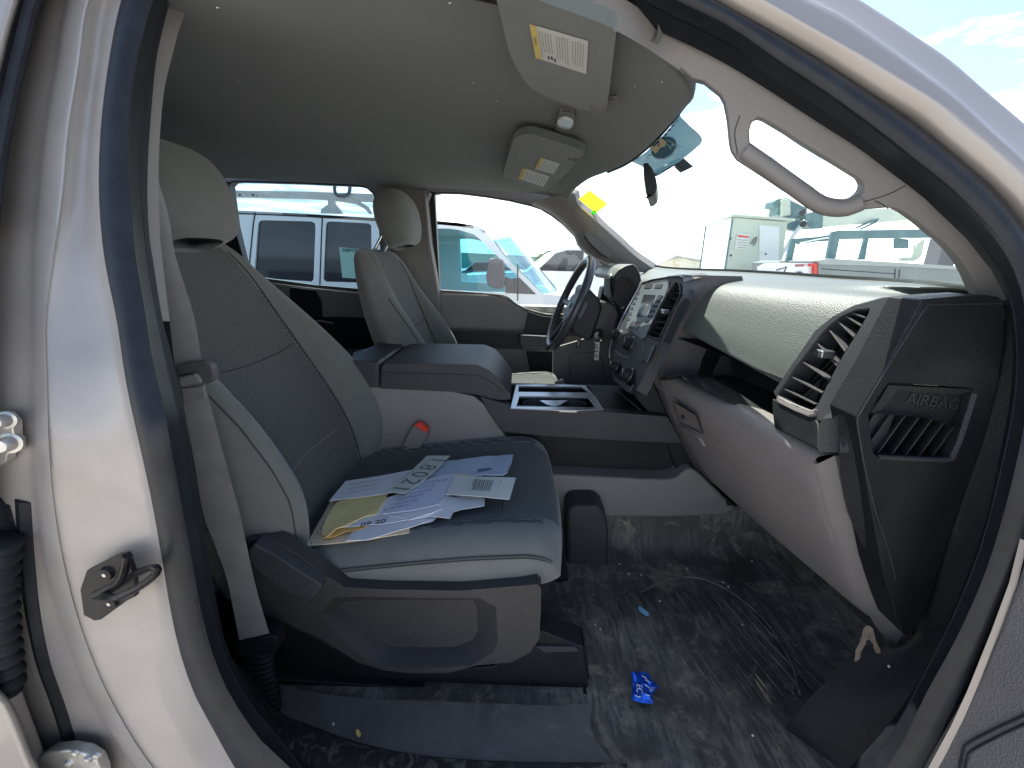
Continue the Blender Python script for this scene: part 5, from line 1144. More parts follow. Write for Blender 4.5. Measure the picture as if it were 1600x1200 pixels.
# ================================================================== SEAT BELT
def ribbon(Lp, Rp, Yf, n=50, th=.0014):
    a = [A(u, v, Y=Yf(v)) for u, v in pix(Lp, n)]; b = [A(u, v, Y=Yf(v) + .006) for u, v in pix(Rp, n)]
    g = MB(); g.grid([[p, p.lerp(q, .5) + Vector((0, -.0015, 0)), q] for p, q in zip(a, b)], webm); g.grid([[p + Vector((0, th, 0)), q + Vector((0, th, 0))] for p, q in zip(a, b)], webm)
    return g, a, b
yb = lambda v: -.700 - .02*min(1, max(0, (v-300)/700))
g, a, b = ribbon([(242,285),(246,330),(250,400),(262,497),(272,567),(279,600)], [(247,285),(263,340),(273,400),(300,487),(313,557),(318,590)], yb); sb = g.build('seat_belt', T)
g, a, b = ribbon([(281,590),(284,620),(290,653),(302,713),(317,800),(335,850),(353,900),(364,950),(374,1000)], [(318,590),(326,625),(337,667),(353,727),(373,800),(384,850),(396,905),(408,950),(423,1000)], lambda v: yb(v)-.003); g.build('lower_webbing', sb)
g = MB().prism([A(u, v, Y=-.718) for u, v in [(276,569),(300,566),(320,563),(330,570),(335,584),(333,594),(324,600),(314,600),(310,588),(296,584),(276,588)]], (0, .012, 0), mplast); g.build('latch_tongue', sb, bevel=.003, seg=3)
MB().prism([A(u, v, Y=-.722) for u, v in [(279,590),(305,584),(311,592),(314,598),(281,605)]], (0, .006, 0), webm).build('webbing_fold', sb, bevel=.002)
MB().prism([A(u, v, Y=-.719) for u, v in [(283,608),(317,603),(321,622),(287,630)]], (0, .003, 0), webm).build('stitched_tab', sb, bevel=.001)
g = MB(); sl_ = resample([A(u, v, Y=-.705) for u, v in [(400,1004),(402,1040),(410,1075),(416,1110)]], 80)
g.tube(sl_, lambda t: .030*(1-.10*t) + .0018*math.sin(t*80*2*math.pi/6.5), rubber_d, n=18, flat=.55, upv=(1, 0, 0)); g.build('belt_sleeve', sb, smooth=80)
MB().prism([A(u, v, Y=-.723) for u, v in [(368,1003),(374,998),(424,994),(431,997),(433,1015),(428,1022),(372,1026),(366,1016)]], (0, .03, 0), rubber_d).build('sleeve_collar', sb, bevel=.003)
# ================================================================== LOOSE THINGS
PP0 = Vector((-.08, -.45, .9300)); PPN = Vector((-.11, .05, 1)).normalized()
def PQ(u, v, h=0.0): return on(u, v, PP0, PPN, h)
rp = random.Random(21)
def paper(P, h, ma, name, label, cat, group=None, th=.0011, par=None, wav=.0012, tilt=0, bev=0):
    """thin sheet standing at height h over the cushion, edges slightly uneven"""
    pts = [PQ(u, v, h) for u, v in P]; c = sum(pts, Vector())/len(pts); d = []
    n = len(pts)
    for i in range(n):
        a, b = pts[i], pts[(i+1) % n]; k = max(1, int((b-a).length/.02))
        for j in range(k): d.append(a.lerp(b, j/k) + PPN*rp.uniform(-wav, wav)*.5)
    root = empty(name, c, None, label=label, category=cat) if par is None else None
    if root is not None and group: root['group'] = group
    g = MB().prism(d, -PPN*th, ma)
    return g, root, (lambda u, v, o=.0: PQ(u, v, h + .0009 + o)), c
GP = 'papers piled on the passenger seat'
g, r_0, q, c = paper([(478,853),(497,818),(517,783),(580,772),(640,800),(640,832),(560,845)], .004, creamp, 'card', 'cream card with a punched left edge at the bottom of the paper pile', 'card', GP)
sh = g.build('sheet', r_0)
for k in range(9):
    t = k/8; u, v = 482 + (521-482)*t, 848 + (788-848)*t; MB().lathe(q(u+4, v), PPN, [(.0, .0002), (.0014, .0002), (.0014, -.0006)], ink, 8).build('punch_hole', r_0)
env = [([(553,832),(640,822),(676,814),(690,800),(600,806)], .008, 'lowest white envelope fanned out toward the door side of the pile'),
       ([(540,845),(575,843),(640,824),(676,812),(640,806),(560,818)], .011, 'white envelope with ragged torn left end at the front of the pile'),
       ([(690,805),(722,796),(757,790),(757,779),(735,772),(690,780)], .010, 'white envelope whose corner sticks out furthest toward the windscreen under the barcode card'),
       ([(640,812),(676,806),(703,810),(708,800),(722,780),(690,772),(600,800)], .014, 'white folded sheet just below the barcode card with a notched corner')]
for P, h, lab in env: g, r_0, q, c = paper(P, h, whitep, 'envelope', lab, 'envelope', GP); g.build('sheet', r_0)
g, r_0, q, c = paper([(505,840),(510,825),(530,812),(560,812),(578,820),(560,828),(540,830),(520,839)], .013, orangep, 'envelope', 'torn orange envelope end peeping from under the yellow one', 'envelope', GP); g.build('sheet', r_0)
g, r_0, q, c = paper([(535,824),(600,818),(660,808),(690,795),(690,782),(640,792),(560,806)], .016, whitep, 'envelope', 'white envelope stamped with large black figures, its end under the yellow envelope', 'envelope', GP)
g.build('sheet', r_0)
g = MB().text('09 20', q(583, 817), q(610, 810) - q(556, 819), q(580, 806) - q(584, 820), .021, ink); g.build('stamped_figures', r_0)
g, r_0, q, c = paper([(503,833),(506,820),(512,806),(520,793),(528,784),(541,777),(560,773),(607,768),(603,779),(597,788),(588,802),(570,807),(556,814),(540,820),(525,826),(512,838)], .020, yellowp, 'envelope', 'crumpled yellow padded envelope with torn edges on the left of the pile', 'envelope', GP, th=.002, wav=.003); g.build('sheet', r_0)
g, r_0, q, c = paper([(514,783),(526,768),(540,752),(600,742),(652,732),(662,745),(632,766),(590,773),(540,779)], .0235, whitep, 'sheet', 'large white form lying over the yellow envelope toward the backrest', 'paper sheet', GP); g.build('sheet_page', r_0)
for k in range(6):
    a = q(538+k*2, 771-k*3.4); b = q(585+k*3, 763-k*3.6); 
    if k % 2 == 0: MB().tube([a, b], .0004, inkg, n=4).build('printed_line', r_0)
g, r_0, q, c = paper([(600,803),(622,785),(648,762),(672,746),(711,739),(704,755),(696,772),(686,788),(645,797)], .0245, paperb, 'sheet', 'bluish white sheet covered in blue handwriting in the middle of the pile', 'paper sheet', GP); g.build('sheet_page', r_0)
hw = random.Random(4)
for row_i in range(6):
    cu_, cv_ = 678 - 11*row_i, 752 + 8*row_i
    g = MB(); scribble(g, q(cu_-24, cv_+5), q(cu_+22 - 6*(row_i % 2), cv_-4), (q(cu_+1, cv_-4) - q(cu_, cv_))*.45, inkb, row_i, r=.0004); g.build('handwriting', r_0)
clearp = mat('cloudy_plastic', (.50, .60, .74), .25, bump=(40, .8), coat=.3)
g, r_0, q, c = paper([(672,744),(690,724),(700,720),(750,714),(802,710),(799,722),(793,738),(786,741),(730,742)], .020, clearp, 'plastic_sleeve', 'clear bluish plastic sleeve reaching toward the console side of the pile', 'plastic sleeve', GP, th=.003, wav=.003); g.build('sleeve_sheet', r_0)
g = MB().face([q(u, v, .001) for u, v in [(746,733),(768,731),(768,734),(747,736)]], inkb); g.build('sleeve_label', r_0)
g, r_0, q, c = paper([(710,741),(731,744),(806,746),(796,780),(740,775),(697,772),(703,755)], .0275, mat('label_card', (.74, .75, .68), .7), 'card', 'pale card printed with a barcode at the windscreen end of the pile', 'card', GP); g.build('card_sheet', r_0)
bw = [.9, .4, 1.4, .5, .5, 1.1, .4, .8, 1.5, .4, .6, 1.2, .5, .9, .4, .7]; x = 0.0; g = MB()
TL, TR, BR, BL = (741,748), (772,751), (766,767), (737,766)
def bil(s, t): return (TL[0]+(TR[0]-TL[0])*s+((BL[0]+(BR[0]-BL[0])*s)-(TL[0]+(TR[0]-TL[0])*s))*t, TL[1]+(TR[1]-TL[1])*s+((BL[1]+(BR[1]-BL[1])*s)-(TL[1]+(TR[1]-TL[1])*s))*t)
tot = sum(bw)*1.9
for b_ in bw:
    g.face([q(*bil(x/tot, 0)), q(*bil((x+b_)/tot, 0)), q(*bil((x+b_)/tot, 1)), q(*bil(x/tot, 1))], inkg); x += b_*1.9
g.build('barcode', r_0)
for k, (u, v) in enumerate([(732,757), (736,759), (780,758), (706,757)]):
    g = MB(); P0_, P1_ = q(u+3, v-7), q(u-3, v+7)
    for t in range(7):
        if (t*5 + k) % 6 != 4: g.tube([P0_.lerp(P1_, t/7), P0_.lerp(P1_, (t+.55)/7)], .0005, inkg, n=4)
    g.build('small_print', r_0)
g, r_0, q, c = paper([(711,741),(731,741),(731,746),(711,745)], .0265, yellowp, 'sticky_tab', 'small yellow tab sticking up behind the barcode card', 'sticky tab', GP); g.build('tab_sheet', r_0)
g, r_0, q, c = paper([(667,712),(703,712),(684,732),(660,753),(633,771),(603,768),(622,751),(645,733)], .030, greenp, 'paper_strip', 'long pale green strip numbered 18021 on top of the pile', 'paper strip', GP); g.build('strip_sheet', r_0)
dig = [('1', 684, 719), ('8', 668, 730), ('0', 655, 741), ('2', 641, 752), ('1', 626, 763)]
rv = q(626, 763) - q(684, 719)
for ch, u, v in dig: MB().text(ch, q(u, v), rv, q(u+12, v+1) - q(u-12, v-1), .060, inkg).build('printed_digit', r_0)

g, r_0, q, c = paper([(585,800),(600,780),(640,765),(690,742),(702,770),(690,796),(640,812)], .0185, whitep, 'envelope', 'white envelope buried in the middle of the pile beneath the handwritten sheet', 'envelope', GP); g.build('sheet', r_0)
# candy wrapper on the floor
WP = [(985,1052),(999,1051),(1012,1054),(1017,1064),(1024,1070),(1029,1076),(1022,1085),(1016,1090),(1021,1099),(1018,1102),(1002,1100),(988,1097),(985,1092),(987,1078),(986,1062)]
cw = A(1003, 1076, Z=.628); rt = empty('candy_wrapper', cw, None, label='crumpled blue foil candy wrapper lying on the dirty floor', category='candy wrapper')
rr = random.Random(9); out = [A(u, v, Z=.634) for u, v in WP]; ctr = sum(out, Vector())/len(out)
g = MB(); rings = []
for f in (1.0, .82, .62, .42, .2):
    rings.append([ctr.lerp(p, f) + Vector((rr.uniform(-1, 1)*.0015, rr.uniform(-1, 1)*.0015, rr.uniform(0, .010)*(1 if f < 1 else .3) + .003)) for p in out])
g.grid(rings, foil, cu=True); g.face(rings[-1], foil); wf = g.build('foil_sheet', rt, smooth=20)
g = MB().text('EC', A(998.5, 1076, Z=.6465), A(999, 1088, Z=.6465) - A(998, 1062, Z=.6465), A(1006, 1076, Z=.6465) - A(990, 1076, Z=.6465), .0155, foilw); g.build('printed_letters', rt)
for P in ([(1003,1056),(1010,1060),(1014,1066),(1008,1062)], [(1008,1070),(1014,1074),(1018,1080)], [(1006,1080),(1010,1086),(1015,1087)], [(992,1086),(998,1089),(1001,1088)]):
    MB().tube([A(u, v, Z=.646) for u, v in P], .0007, foilw, n=5).build('painted_glint', rt)  # white strokes stand in for glints on the creased foil
# blue scrap and crumbs
c = A(1007, 955, Z=.632); MB().prism([A(u, v, Z=.632) for u, v in [(997,949),(1001,949),(1008,954),(1014,959),(1013,963),(1006,960),(999,955)]], (0, 0, .002), mat('pale_blue_scrap', (.25, .50, .70), .5)).build('paper_scrap', label='small pale blue scrap of plastic on the floor in front of the seat', category='scrap')
crumbs = [(1138,917),(1175,877),(968,881),(983,897),(1002,898),(930,976),(938,983),(1160,976),(1031,939),(1176,1149),(1389,1041),(1130,910),(1074,888)]
g = MB()
for u, v in crumbs:
    p = A(u, v, Z=.634) if u < 1300 else A(u, v, Y=-.745); g.lathe(p, (rr.uniform(-.4, .4), rr.uniform(-.4, .4), 1), [(0, .0022), (.0018, .001), (.0020, -.001), (.0005, -.002)], labelw, 6)
g.build('crumbs', kind='stuff', label='pale crumbs and grit scattered over the floor', category='crumbs')
sc = [(519,1131),(521,1129),(523,1132),(521,1135)]
MB().prism([A(u, v, Z=.645) for u, v in sc], (0, 0, .002), labelw).build('paper_scrap', label='tiny white scrap on the scuffed sill below the seat', category='scrap')
MB().prism([A(u, v, Z=.642) for u, v in [(556,1143),(560,1141),(564,1147),(562,1153),(557,1150)]], (0, 0, .003), orangep).build('dry_leaf_bit', label='bit of dry orange leaf on the scuffed sill', category='leaf bit')

# ignition key with ring and tag
kc = A(934, 528, Y=.285); kr = empty('car_key', kc, None, label='key in the steering column with a split ring and printed white tag', category='key')
MB().prism([A(u, v, Y=.285) for u, v in [(929,521),(934,518),(940,521),(940,529),(934,531),(929,528)]], (0, .006, 0), satin).build('key_bow', kr, bevel=.001)
MB().tube([A(934, 532, Y=.28) + Vector((math.cos(q_)*.012, 0, math.sin(q_)*.012)) for q_ in [2*math.pi*i/20 for i in range(20)]], .0016, chrome, n=6, closed=True).build('split_ring', kr)
MB().prism([A(u, v, Y=.278) for u, v in [(931,535),(937,535),(935,563),(928,562)]], (0, .0015, 0), labelw).build('key_tag', kr)
g = MB()
for k in range(7): g.prism([A(u, v, Y=.2775) for u, v in [(930.6-k*.3, 537.5+k*3.4), (935-k*.2, 537.8+k*3.4), (934.8-k*.2, 538.6+k*3.4+(k % 2)), (930.4-k*.3, 538.4+k*3.4+(k % 2))]], (0, .0004, 0), ink)
g.build('tag_print', kr)

# ================================================================== OUTSIDE
def vert(P, Y): return [A(u, v, Y=Y) for u, v in P]
# white van parked alongside
VYn, VYf = 2.9, 4.75
vb = empty('cargo_van', (A(560, 440, Y=VYn).x, 3.8, 0), None, label='white van with a ladder rack parked along the driver side of the truck', category='van')
roof = [(250,322),(360,328),(480,334),(600,341),(680,345),(715,348),(740,352),(757,359)]
near = vert(roof, VYn) + vert([(787,400),(847,459)], VYn)
hx = near[-1]
near += [hx + Vector((.35, 0, -.03)), hx + Vector((1.10, 0, -.12)), hx + Vector((1.22, 0, -.3)), Vector((hx.x+1.25, VYn, .45)), Vector((near[0].x-.6, VYn, .45)), near[0] + Vector((-.6, 0, -.1))]
wA = [(403,350),(406,345),(412,344),(487,346),(492,349),(493,356),(490,436),(487,440),(401,434),(397,430)]
wB = [(509,352),(511,347),(517,346),(575,349),(580,352),(581,438),(577,442),(509,440),(505,436)]
wC = [(679,357),(700,357),(715,359),(740,366),(757,380),(787,410),(812,434),(836,458),(790,457),(750,456),(684,452)]
g = MB().prism(near, (0, .06, 0), vanw, holes=[vert(w_, VYn) for w_ in (wA, wB, wC)])
g.prism([p + Vector((0, VYf-VYn, 0)) for p in near], (0, -.06, 0), vanw, holes=[vert(w_, VYn) for w_ in ()] + [[p + Vector((0, VYf-VYn, 0)) for p in vert(wC, VYn)]])
rn = [near[-1]] + near[:8]
for a, b in zip(rn, rn[1:]): g.prism([a, b, b + Vector((0, VYf-VYn, 0)), a + Vector((0, VYf-VYn, 0))], (0, 0, -.03), vanw)
hd2 = near[9:13]
for a, b in zip(hd2, hd2[1:]): g.prism([a + Vector((0, .002, 0)), b + Vector((0, .002, 0)), b + Vector((0, VYf-VYn-.002, 0)), a + Vector((0, VYf-VYn-.002, 0))], (0, 0, -.03), vanw)
g.build('body', vb, smooth=40)
for w_, nm in ((wA, 'side_window'), (wB, 'side_window')):
    MB().prism([p + Vector((0, .02, 0)) for p in vert(w_, VYn)], (0, .01, 0), darkw).build(nm, vb)
MB().face([p + Vector((0, .02, 0)) for p in vert(wC, VYn)], gl_van).build('door_window', vb)
MB().face([p + Vector((0, VYf-VYn-.03, 0)) for p in vert(wC, VYn)], gl_van).build('door_window', vb)
a, b = near[7], near[9]
MB().patch([[a, a + Vector((.16, .45, 0)), a + Vector((.22, .92, .02)), a + Vector((.16, 1.4, 0)), a + Vector((0, 1.85, 0))], [b, b + Vector((.16, .45, 0)), b + Vector((.22, .92, 0)), b + Vector((.16, 1.4, 0)), b + Vector((0, 1.85, 0))]], gl_van, 3, 2).build('windscreen', vb)
MB().box((near[2].x+.1, VYn+.08, .5), (near[2].x+.14, VYf-.08, near[2].z-.1), vang).build('bulkhead', vb)
for P in ([(399,332),(396,350),(388,432)], [(504,337),(502,380),(500,441),(500,470)], [(673,346),(675,380),(680,460)], [(809,413),(809,440),(809,470)], [(250,328),(360,333),(480,338),(600,345),(660,348)]):
    MB().tube([p + Vector((0, -.002, 0)) for p in vert(P, VYn)], .006, stitch, n=5).build('body_seam', vb)
MB().prism([p + Vector((0, -.02, 0)) for p in vert([(250,443),(480,449),(600,456),(680,461),(680,466),(480,455),(250,449)], VYn)], (0, .02, 0), boxw).build('side_moulding', vb)
st_ = vert([(529,386),(562,389),(566,436),(534,434)], VYn)
MB().prism([p + Vector((0, .012, 0)) for p in st_], (0, .004, 0), mat('window_paper', (.30, .48, .42), .8)).build('window_notice', vb)
cst = A(547, 391.5, Y=VYn + .008)
MB().text('4374802', cst, X_, Z_, .044, ink, mirror=True).build('notice_print', vb)
for k in range(3): MB().text('lot 12 row 4', A(548, 397+k*3.2, Y=VYn+.008), X_, Z_, .016, inkg, mirror=True).build('notice_print', vb) if False else None
MB().prism([p + Vector((0, -.16, 0)) for p in vert([(766,405),(774,403),(787,406),(790,428),(788,449),(776,450),(764,445),(761,430)], VYn)], (0, .10, 0), vang).build('door_mirror', vb, bevel=.02)
MB().prism([p + Vector((0, -.10, 0)) for p in vert([(788,432),(800,435),(802,448),(788,446)], VYn)], (0, .09, 0), vang).build('mirror_arm', vb, bevel=.01)
MB().prism([p + Vector((0, -.004, 0)) for p in vert([(789,436),(812,434),(838,460),(790,458)], VYn)], (0, .003, 0), vang).build('quarter_trim', vb)
for wx in (near[0].x+.2, hx.x+.55): MB().lathe((wx, VYn+.12, .37), (0, -1, 0), [(0, -.1), (.36, -.1), (.37, .08), (.24, .1), (.22, .05), (0, .06)], tyre, 28).build('wheel', vb)
# ladder rack
rk = empty('ladder_rack', A(500, 330, Y=VYn+.1), vb); rk.location = rk.location - vb.location
RYn = VYn + .12
def bar(par, P, Y, d, ma, nm, th=.06): return MB().prism(vert(P, Y), (0, th, 0), ma).build(nm, par, bevel=.006)
bar(vb, [(250,294),(357,297),(400,298),(480,299),(590,303),(640,306),(640,318),(590,316),(480,311),(400,309),(357,308),(250,306)], RYn, 0, rackw, 'rack_rail')
bar(vb, [(250,296),(590,304),(640,307),(640,313),(590,311),(250,303)], VYf-.3, 0, rackw, 'rack_rail')
bar(vb, [(371,302),(400,303),(401,308),(371,307)], RYn-.012, 0, steel, 'rack_bracket', .01)
for u in (374.5, 395): MB().lathe(A(u, 304.8, Y=RYn-.014), (0, -1, 0), [(.008, 0), (.008, .008), (0, .009)], ink, 8).build('rack_bolt', vb)
bar(vb, [(511,308),(524,309),(522,318),(533,330),(534,334),(500,333),(501,327),(512,319)], RYn, 0, rackw, 'rack_foot', .05)
bar(vb, [(524,309),(560,314),(575,323),(582,334),(577,335),(570,327),(556,319),(524,314)], RYn+.01, 0, rackw, 'rack_brace', .03)
MB().tube(vert([(523,290),(523,298),(526,304),(536,306),(545,302),(547,290)], RYn-.03), .016, vang, n=8, k=24).build('ladder_hook', vb)
MB().tube(vert([(585,340),(590,325)], RYn-.02), .008, vang, n=6).build('tie_strap', vb)
bpy.data.objects.remove(rk)

# trucks and buildings seen through the windscreen
def wheel_at(par, x, y, s=-1, r=.40): return MB().lathe((x, y, r), (0, s, 0), [(0, -.1), (r*.97, -.1), (r, .08), (r*.62, .1), (r*.55, .05), (0, .07)], tyre, 24).build('wheel', par)
# service truck with tall white box body
Y0 = 8.0; c0_ = A(1145, 336, Y=Y0); c1_ = A(1236, 343, Y=Y0); lft = A(1104, 350, Y=10.6)
bt_ = empty('box_truck', (c0_.x+.6, Y0+1.2, 0), None, label='truck with tall white box body, peaked roof and notice with red heading', category='box truck')
zt = c0_.z
g = MB(); g.prism([Vector((c0_.x, Y0, .9)), Vector((c1_.x, Y0, .9)), Vector((c1_.x-.06, Y0, c1_.z-.05)), Vector((c0_.x, Y0, zt-.05))], (0, .05, 0), boxg)
g.prism([Vector((c0_.x, Y0+.002, .9)), Vector((lft.x, 10.6, .9)), Vector((lft.x, 10.6, lft.z)), Vector((c0_.x, Y0+.002, zt-.05))], (.05, .03, 0), boxw)
g.prism([Vector((c1_.x-.05, Y0+.06, .9)), Vector((lft.x+1.3, 10.6, .9)), Vector((lft.x+1.3, 10.6, c1_.z-.1)), Vector((c1_.x-.06, Y0+.06, c1_.z-.06))], (-.05, 0, 0), boxw)
g.build('box_body', bt_)
g = MB(); g.prism([A(1101,351,Y=10.6), A(1143,334,Y=Y0-.06), A(1241,341.5,Y=Y0-.06), Vector((lft.x+1.5, 10.6, c1_.z-.02))], (0, 0, -.045), boxg); g.build('box_roof', bt_)
MB().prism(vert([(1187,352),(1218,354),(1216,432),(1187,432)], Y0-.02), (0, .02, 0), boxw).build('box_door', bt_)
MB().prism(vert([(1152,364),(1171,366),(1169,391),(1148,389)], Y0-.02), (0, .015, 0), labelw).build('printed_notice', bt_)
MB().prism(vert([(1153,367),(1170,369),(1170,372),(1153,370)], Y0-.026), (0, .004, 0), redl).build('notice_heading', bt_)
for k in range(4): MB().prism(vert([(1152,374+k*4),(1168,375.3+k*4),(1168,376+k*4),(1152,374.8+k*4)], Y0-.026), (0, .004, 0), inkg).build('notice_line', bt_)
for (u, v) in [(1141,373),(1142,399),(1196,397),(1202,417)]: MB().lathe(A(u, v, Y=Y0-.01), (0, -1, 0), [(.018, 0), (.018, .02), (0, .022)], ink, 8).build('rivet', bt_)
MB().tube(vert([(1174,381),(1178,374),(1182,370),(1181,377),(1177,384)], Y0-.03), .012, vang, n=6).build('door_latch', bt_)
for v in (377, 384, 399): MB().tube([A(1107, v, Y=10.45), A(1112, v-.6, Y=10.0)], .02, inkg, n=4).build('painted_mark', bt_)
for a_2, b_2 in ((Vector((c0_.x, Y0-.01, 1.0)), Vector((c0_.x, Y0-.01, zt-.06))), (Vector((lft.x-.01, 10.62, 1.0)), Vector((lft.x-.01, 10.62, lft.z)))): MB().tube([a_2, b_2], .018, tealm, n=5).build('corner_edge', bt_)
MB().box((c0_.x-.3, Y0+.1, .55), (c1_.x+3.4, 10.2, .9), vang).build('chassis', bt_)
MB().box((c1_.x+1.0, Y0+.2, .9), (c1_.x+3.2, 10.1, 1.30), vanw).build('cab', bt_, bevel=.08)
for x_ in (c0_.x+.2, c1_.x+2.6): wheel_at(bt_, x_, Y0+.2)

# bucket truck boom
YB = 9.6; bb = empty('bucket_truck', (A(1300, 420, Y=YB).x, YB+.5, 0), None, label='bucket truck with its pale boom lowered above the rack of the grey truck', category='bucket truck')
MB().prism(vert([(1262,333),(1283,329),(1330,327),(1404,325),(1470,330),(1600,345),(1600,360),(1432,343),(1350,350),(1286,355),(1270,350)], YB), (0, .35, 0), boxg).build('boom', bb, bevel=.02)
MB().prism(vert([(1258,335),(1270,331),(1287,331),(1286,357),(1268,357),(1262,350)], YB-.05), (0, .45, 0), tealm).build('boom_collar', bb, bevel=.02)
MB().prism(vert([(1209,315),(1214,311),(1234,308),(1238,313),(1262,325),(1262,335),(1240,342),(1214,336),(1216,325),(1208,324)], YB+.1), (0, .4, 0), tealm).build('boom_head', bb, bevel=.03)
MB().prism(vert([(1222,312),(1235,309),(1236,336),(1222,338)], YB+.02), (0, .1, 0), boxg).build('head_cover', bb, bevel=.02)
MB().tube(vert([(1258,345),(1240,368),(1222,398),(1206,428)], YB-.1), .05, boxw, n=8).build('lift_strut', bb)
MB().prism(vert([(1228,344),(1258,344),(1246,362),(1232,358)], YB+.02), (0, .2, 0), tealm).build('strut_bracket', bb, bevel=.01)
for u, v in ((1253, 332), (1254, 350)): MB().lathe(A(u, v, Y=YB-.16), (0, -1, 0), [(.07, 0), (.07, .04), (.03, .05), (0, .05)], ink, 14).build('pivot_pin', bb)
MB().tube(vert([(1338,356),(1352,350),(1372,342),(1366,348),(1345,358)], YB-.08), .025, tealm, n=6).build('hydraulic_fitting', bb)
x0, x1 = A(1215, 420, Y=YB).x, A(1520, 420, Y=YB).x
MB().box((x0, YB, .6), (x1+1, YB+2.0, 1.1), vanw).build('truck_bed', bb, bevel=.05)
MB().box((x1-.4, YB+.5, 1.1), (x1, YB+.9, A(1500, 345, Y=YB).z), vang).build('boom_post', bb)
for x_ in (x0+.8, x1): wheel_at(bb, x_, YB+.1)

# grey bodied work truck with black pipe rack
YG = 5.4; wt = empty('work_truck', (A(1400, 420, Y=YG).x, YG+.9, 0), None, label='grey sided work truck with a dark overhead pipe rack and red tail lamp', category='work truck')
MB().prism(vert([(1279,410),(1300,406),(1420,413),(1520,420),(1640,428),(1640,470),(1279,470)], YG), (0, 1.9, 0), mat('grey_truck_body', (.20, .235, .235), .5, .2, var=(3, .08))).build('bed_body', wt, bevel=.01)
MB().prism(vert([(1277,407),(1290,405),(1300,404),(1420,411),(1640,426),(1640,430),(1420,417),(1283,413)], YG-.03), (0, 1.0, 0), mat('grey_rim', (.34, .38, .36), .5)).build('bed_rim', wt, bevel=.006)
for P in ([(1399,420),(1398,440)], [(1406,421),(1404,442)], [(1283,420),(1340,424),(1400,428)]): MB().tube(vert(P, YG-.004), .005, ink, n=5).build('panel_gap', wt)
for P, Yr in (([(1301,362),(1312,360),(1448,358),(1560,362),(1560,372),(1448,371),(1312,374),(1306,404),(1292,405)], YG+.1), ([(1237,373),(1301,368),(1301,376),(1244,380),(1238,409),(1228,410)], YG+.7), ([(1343,406),(1352,372),(1358,360),(1362,360),(1357,375),(1352,406)], YG+1.6), ([(1244,376),(1301,366),(1320,362),(1320,368),(1301,374),(1248,382)], YG+1.6)):
    MB().prism(vert(P, Yr), (0, .06, 0), tealm).build('rack_frame', wt, bevel=.006)
MB().tube(vert([(1250,380),(1278,374),(1312,369),(1360,368),(1440,372),(1500,374)], YG+.5), .012, boxw, n=6).build('rack_pipe', wt)
MB().prism(vert([(1434,380),(1446,372),(1440,400),(1430,408),(1408,408),(1408,403),(1424,402)], YG+.4), (0, .05, 0), boxg).build('ladder_clamp', wt)
MB().prism(vert([(1404,372),(1420,374),(1420,388),(1404,388)], YG+.4), (0, .1, 0), tealm).build('rack_block', wt)
MB().prism(vert([(1266,412),(1279,411),(1280,434),(1272,434),(1272,416),(1266,416)], YG+.02), (0, .05, 0), redl).build('tail_lamp', wt)
MB().prism(vert([(1216,418),(1228,412),(1266,411),(1279,411),(1279,440),(1216,440)], YG+.08), (0, .6, 0), vanw).build('tailgate', wt, bevel=.02)
MB().prism(vert([(1244,413),(1257,412.5),(1257,416),(1244,417)], YG+.06), (0, .03, 0), mat('faded_red', (.35, .12, .12), .5)).build('tailgate_decal', wt)
MB().lathe(A(1248, 430, Y=YG+.07), (0, -1, 0), [(.055, 0), (.055, .02), (.03, .025), (0, .02)], vang, 18).build('tow_socket', wt)
MB().tube(vert([(1213,422),(1224,419),(1229,416),(1226,424),(1219,429)], YG), .012, vang, n=6).build('hitch_cable', wt)
x0, x1 = A(1285, 430, Y=YG).x, A(1600, 430, Y=YG).x
MB().box((x1, YG+.05, .5), (x1+1.9, YG+1.9, 1.22), vanw).build('cab', wt, bevel=.1)
for x_ in (x0+.9, x1+1.3): wheel_at(wt, x_, YG+.1)

# white pickup seen past the steering wheel
YP = 7.2
pk = empty('parked_pickup', (A(920, 430, Y=YP).x+.8, YP+.9, 0), None, label='white pickup parked beyond the van, seen past the steering wheel', category='pickup truck')
x0 = A(872, 440, Y=YP).x - 1.9
prof = [(-.3, .5), (-.3, 1.05), (.1, 1.18), (1.3, 1.26), (1.75, 1.62), (2.0, 1.72), (3.0, 1.70), (3.2, 1.30), (4.0, 1.28), (4.0, .5)]
wins = [[(1.5, 1.28), (1.83, 1.60), (2.05, 1.66), (2.35, 1.66), (2.35, 1.28)], [(2.43, 1.28), (2.43, 1.66), (2.92, 1.65), (3.05, 1.28)]]
MB().prism([(x0+x, YP, z) for x, z in prof], (0, 1.85, 0), vanw).build('body', pk, bevel=.04)
for w_ in wins: MB().prism([(x0+x, YP-.01, z) for x, z in w_], (0, .02, 0), darkw).build('side_window', pk)
for x_ in (.8, 3.2): wheel_at(pk, x0+x_, YP+.08)
MB().prism([(x0+.05+x, YP-.012, z) for x, z in [(0, 1.0), (.12, 1.0), (.12, 1.2), (0, 1.2)]], (0, .02, 0), labelw).build('headlight', pk)
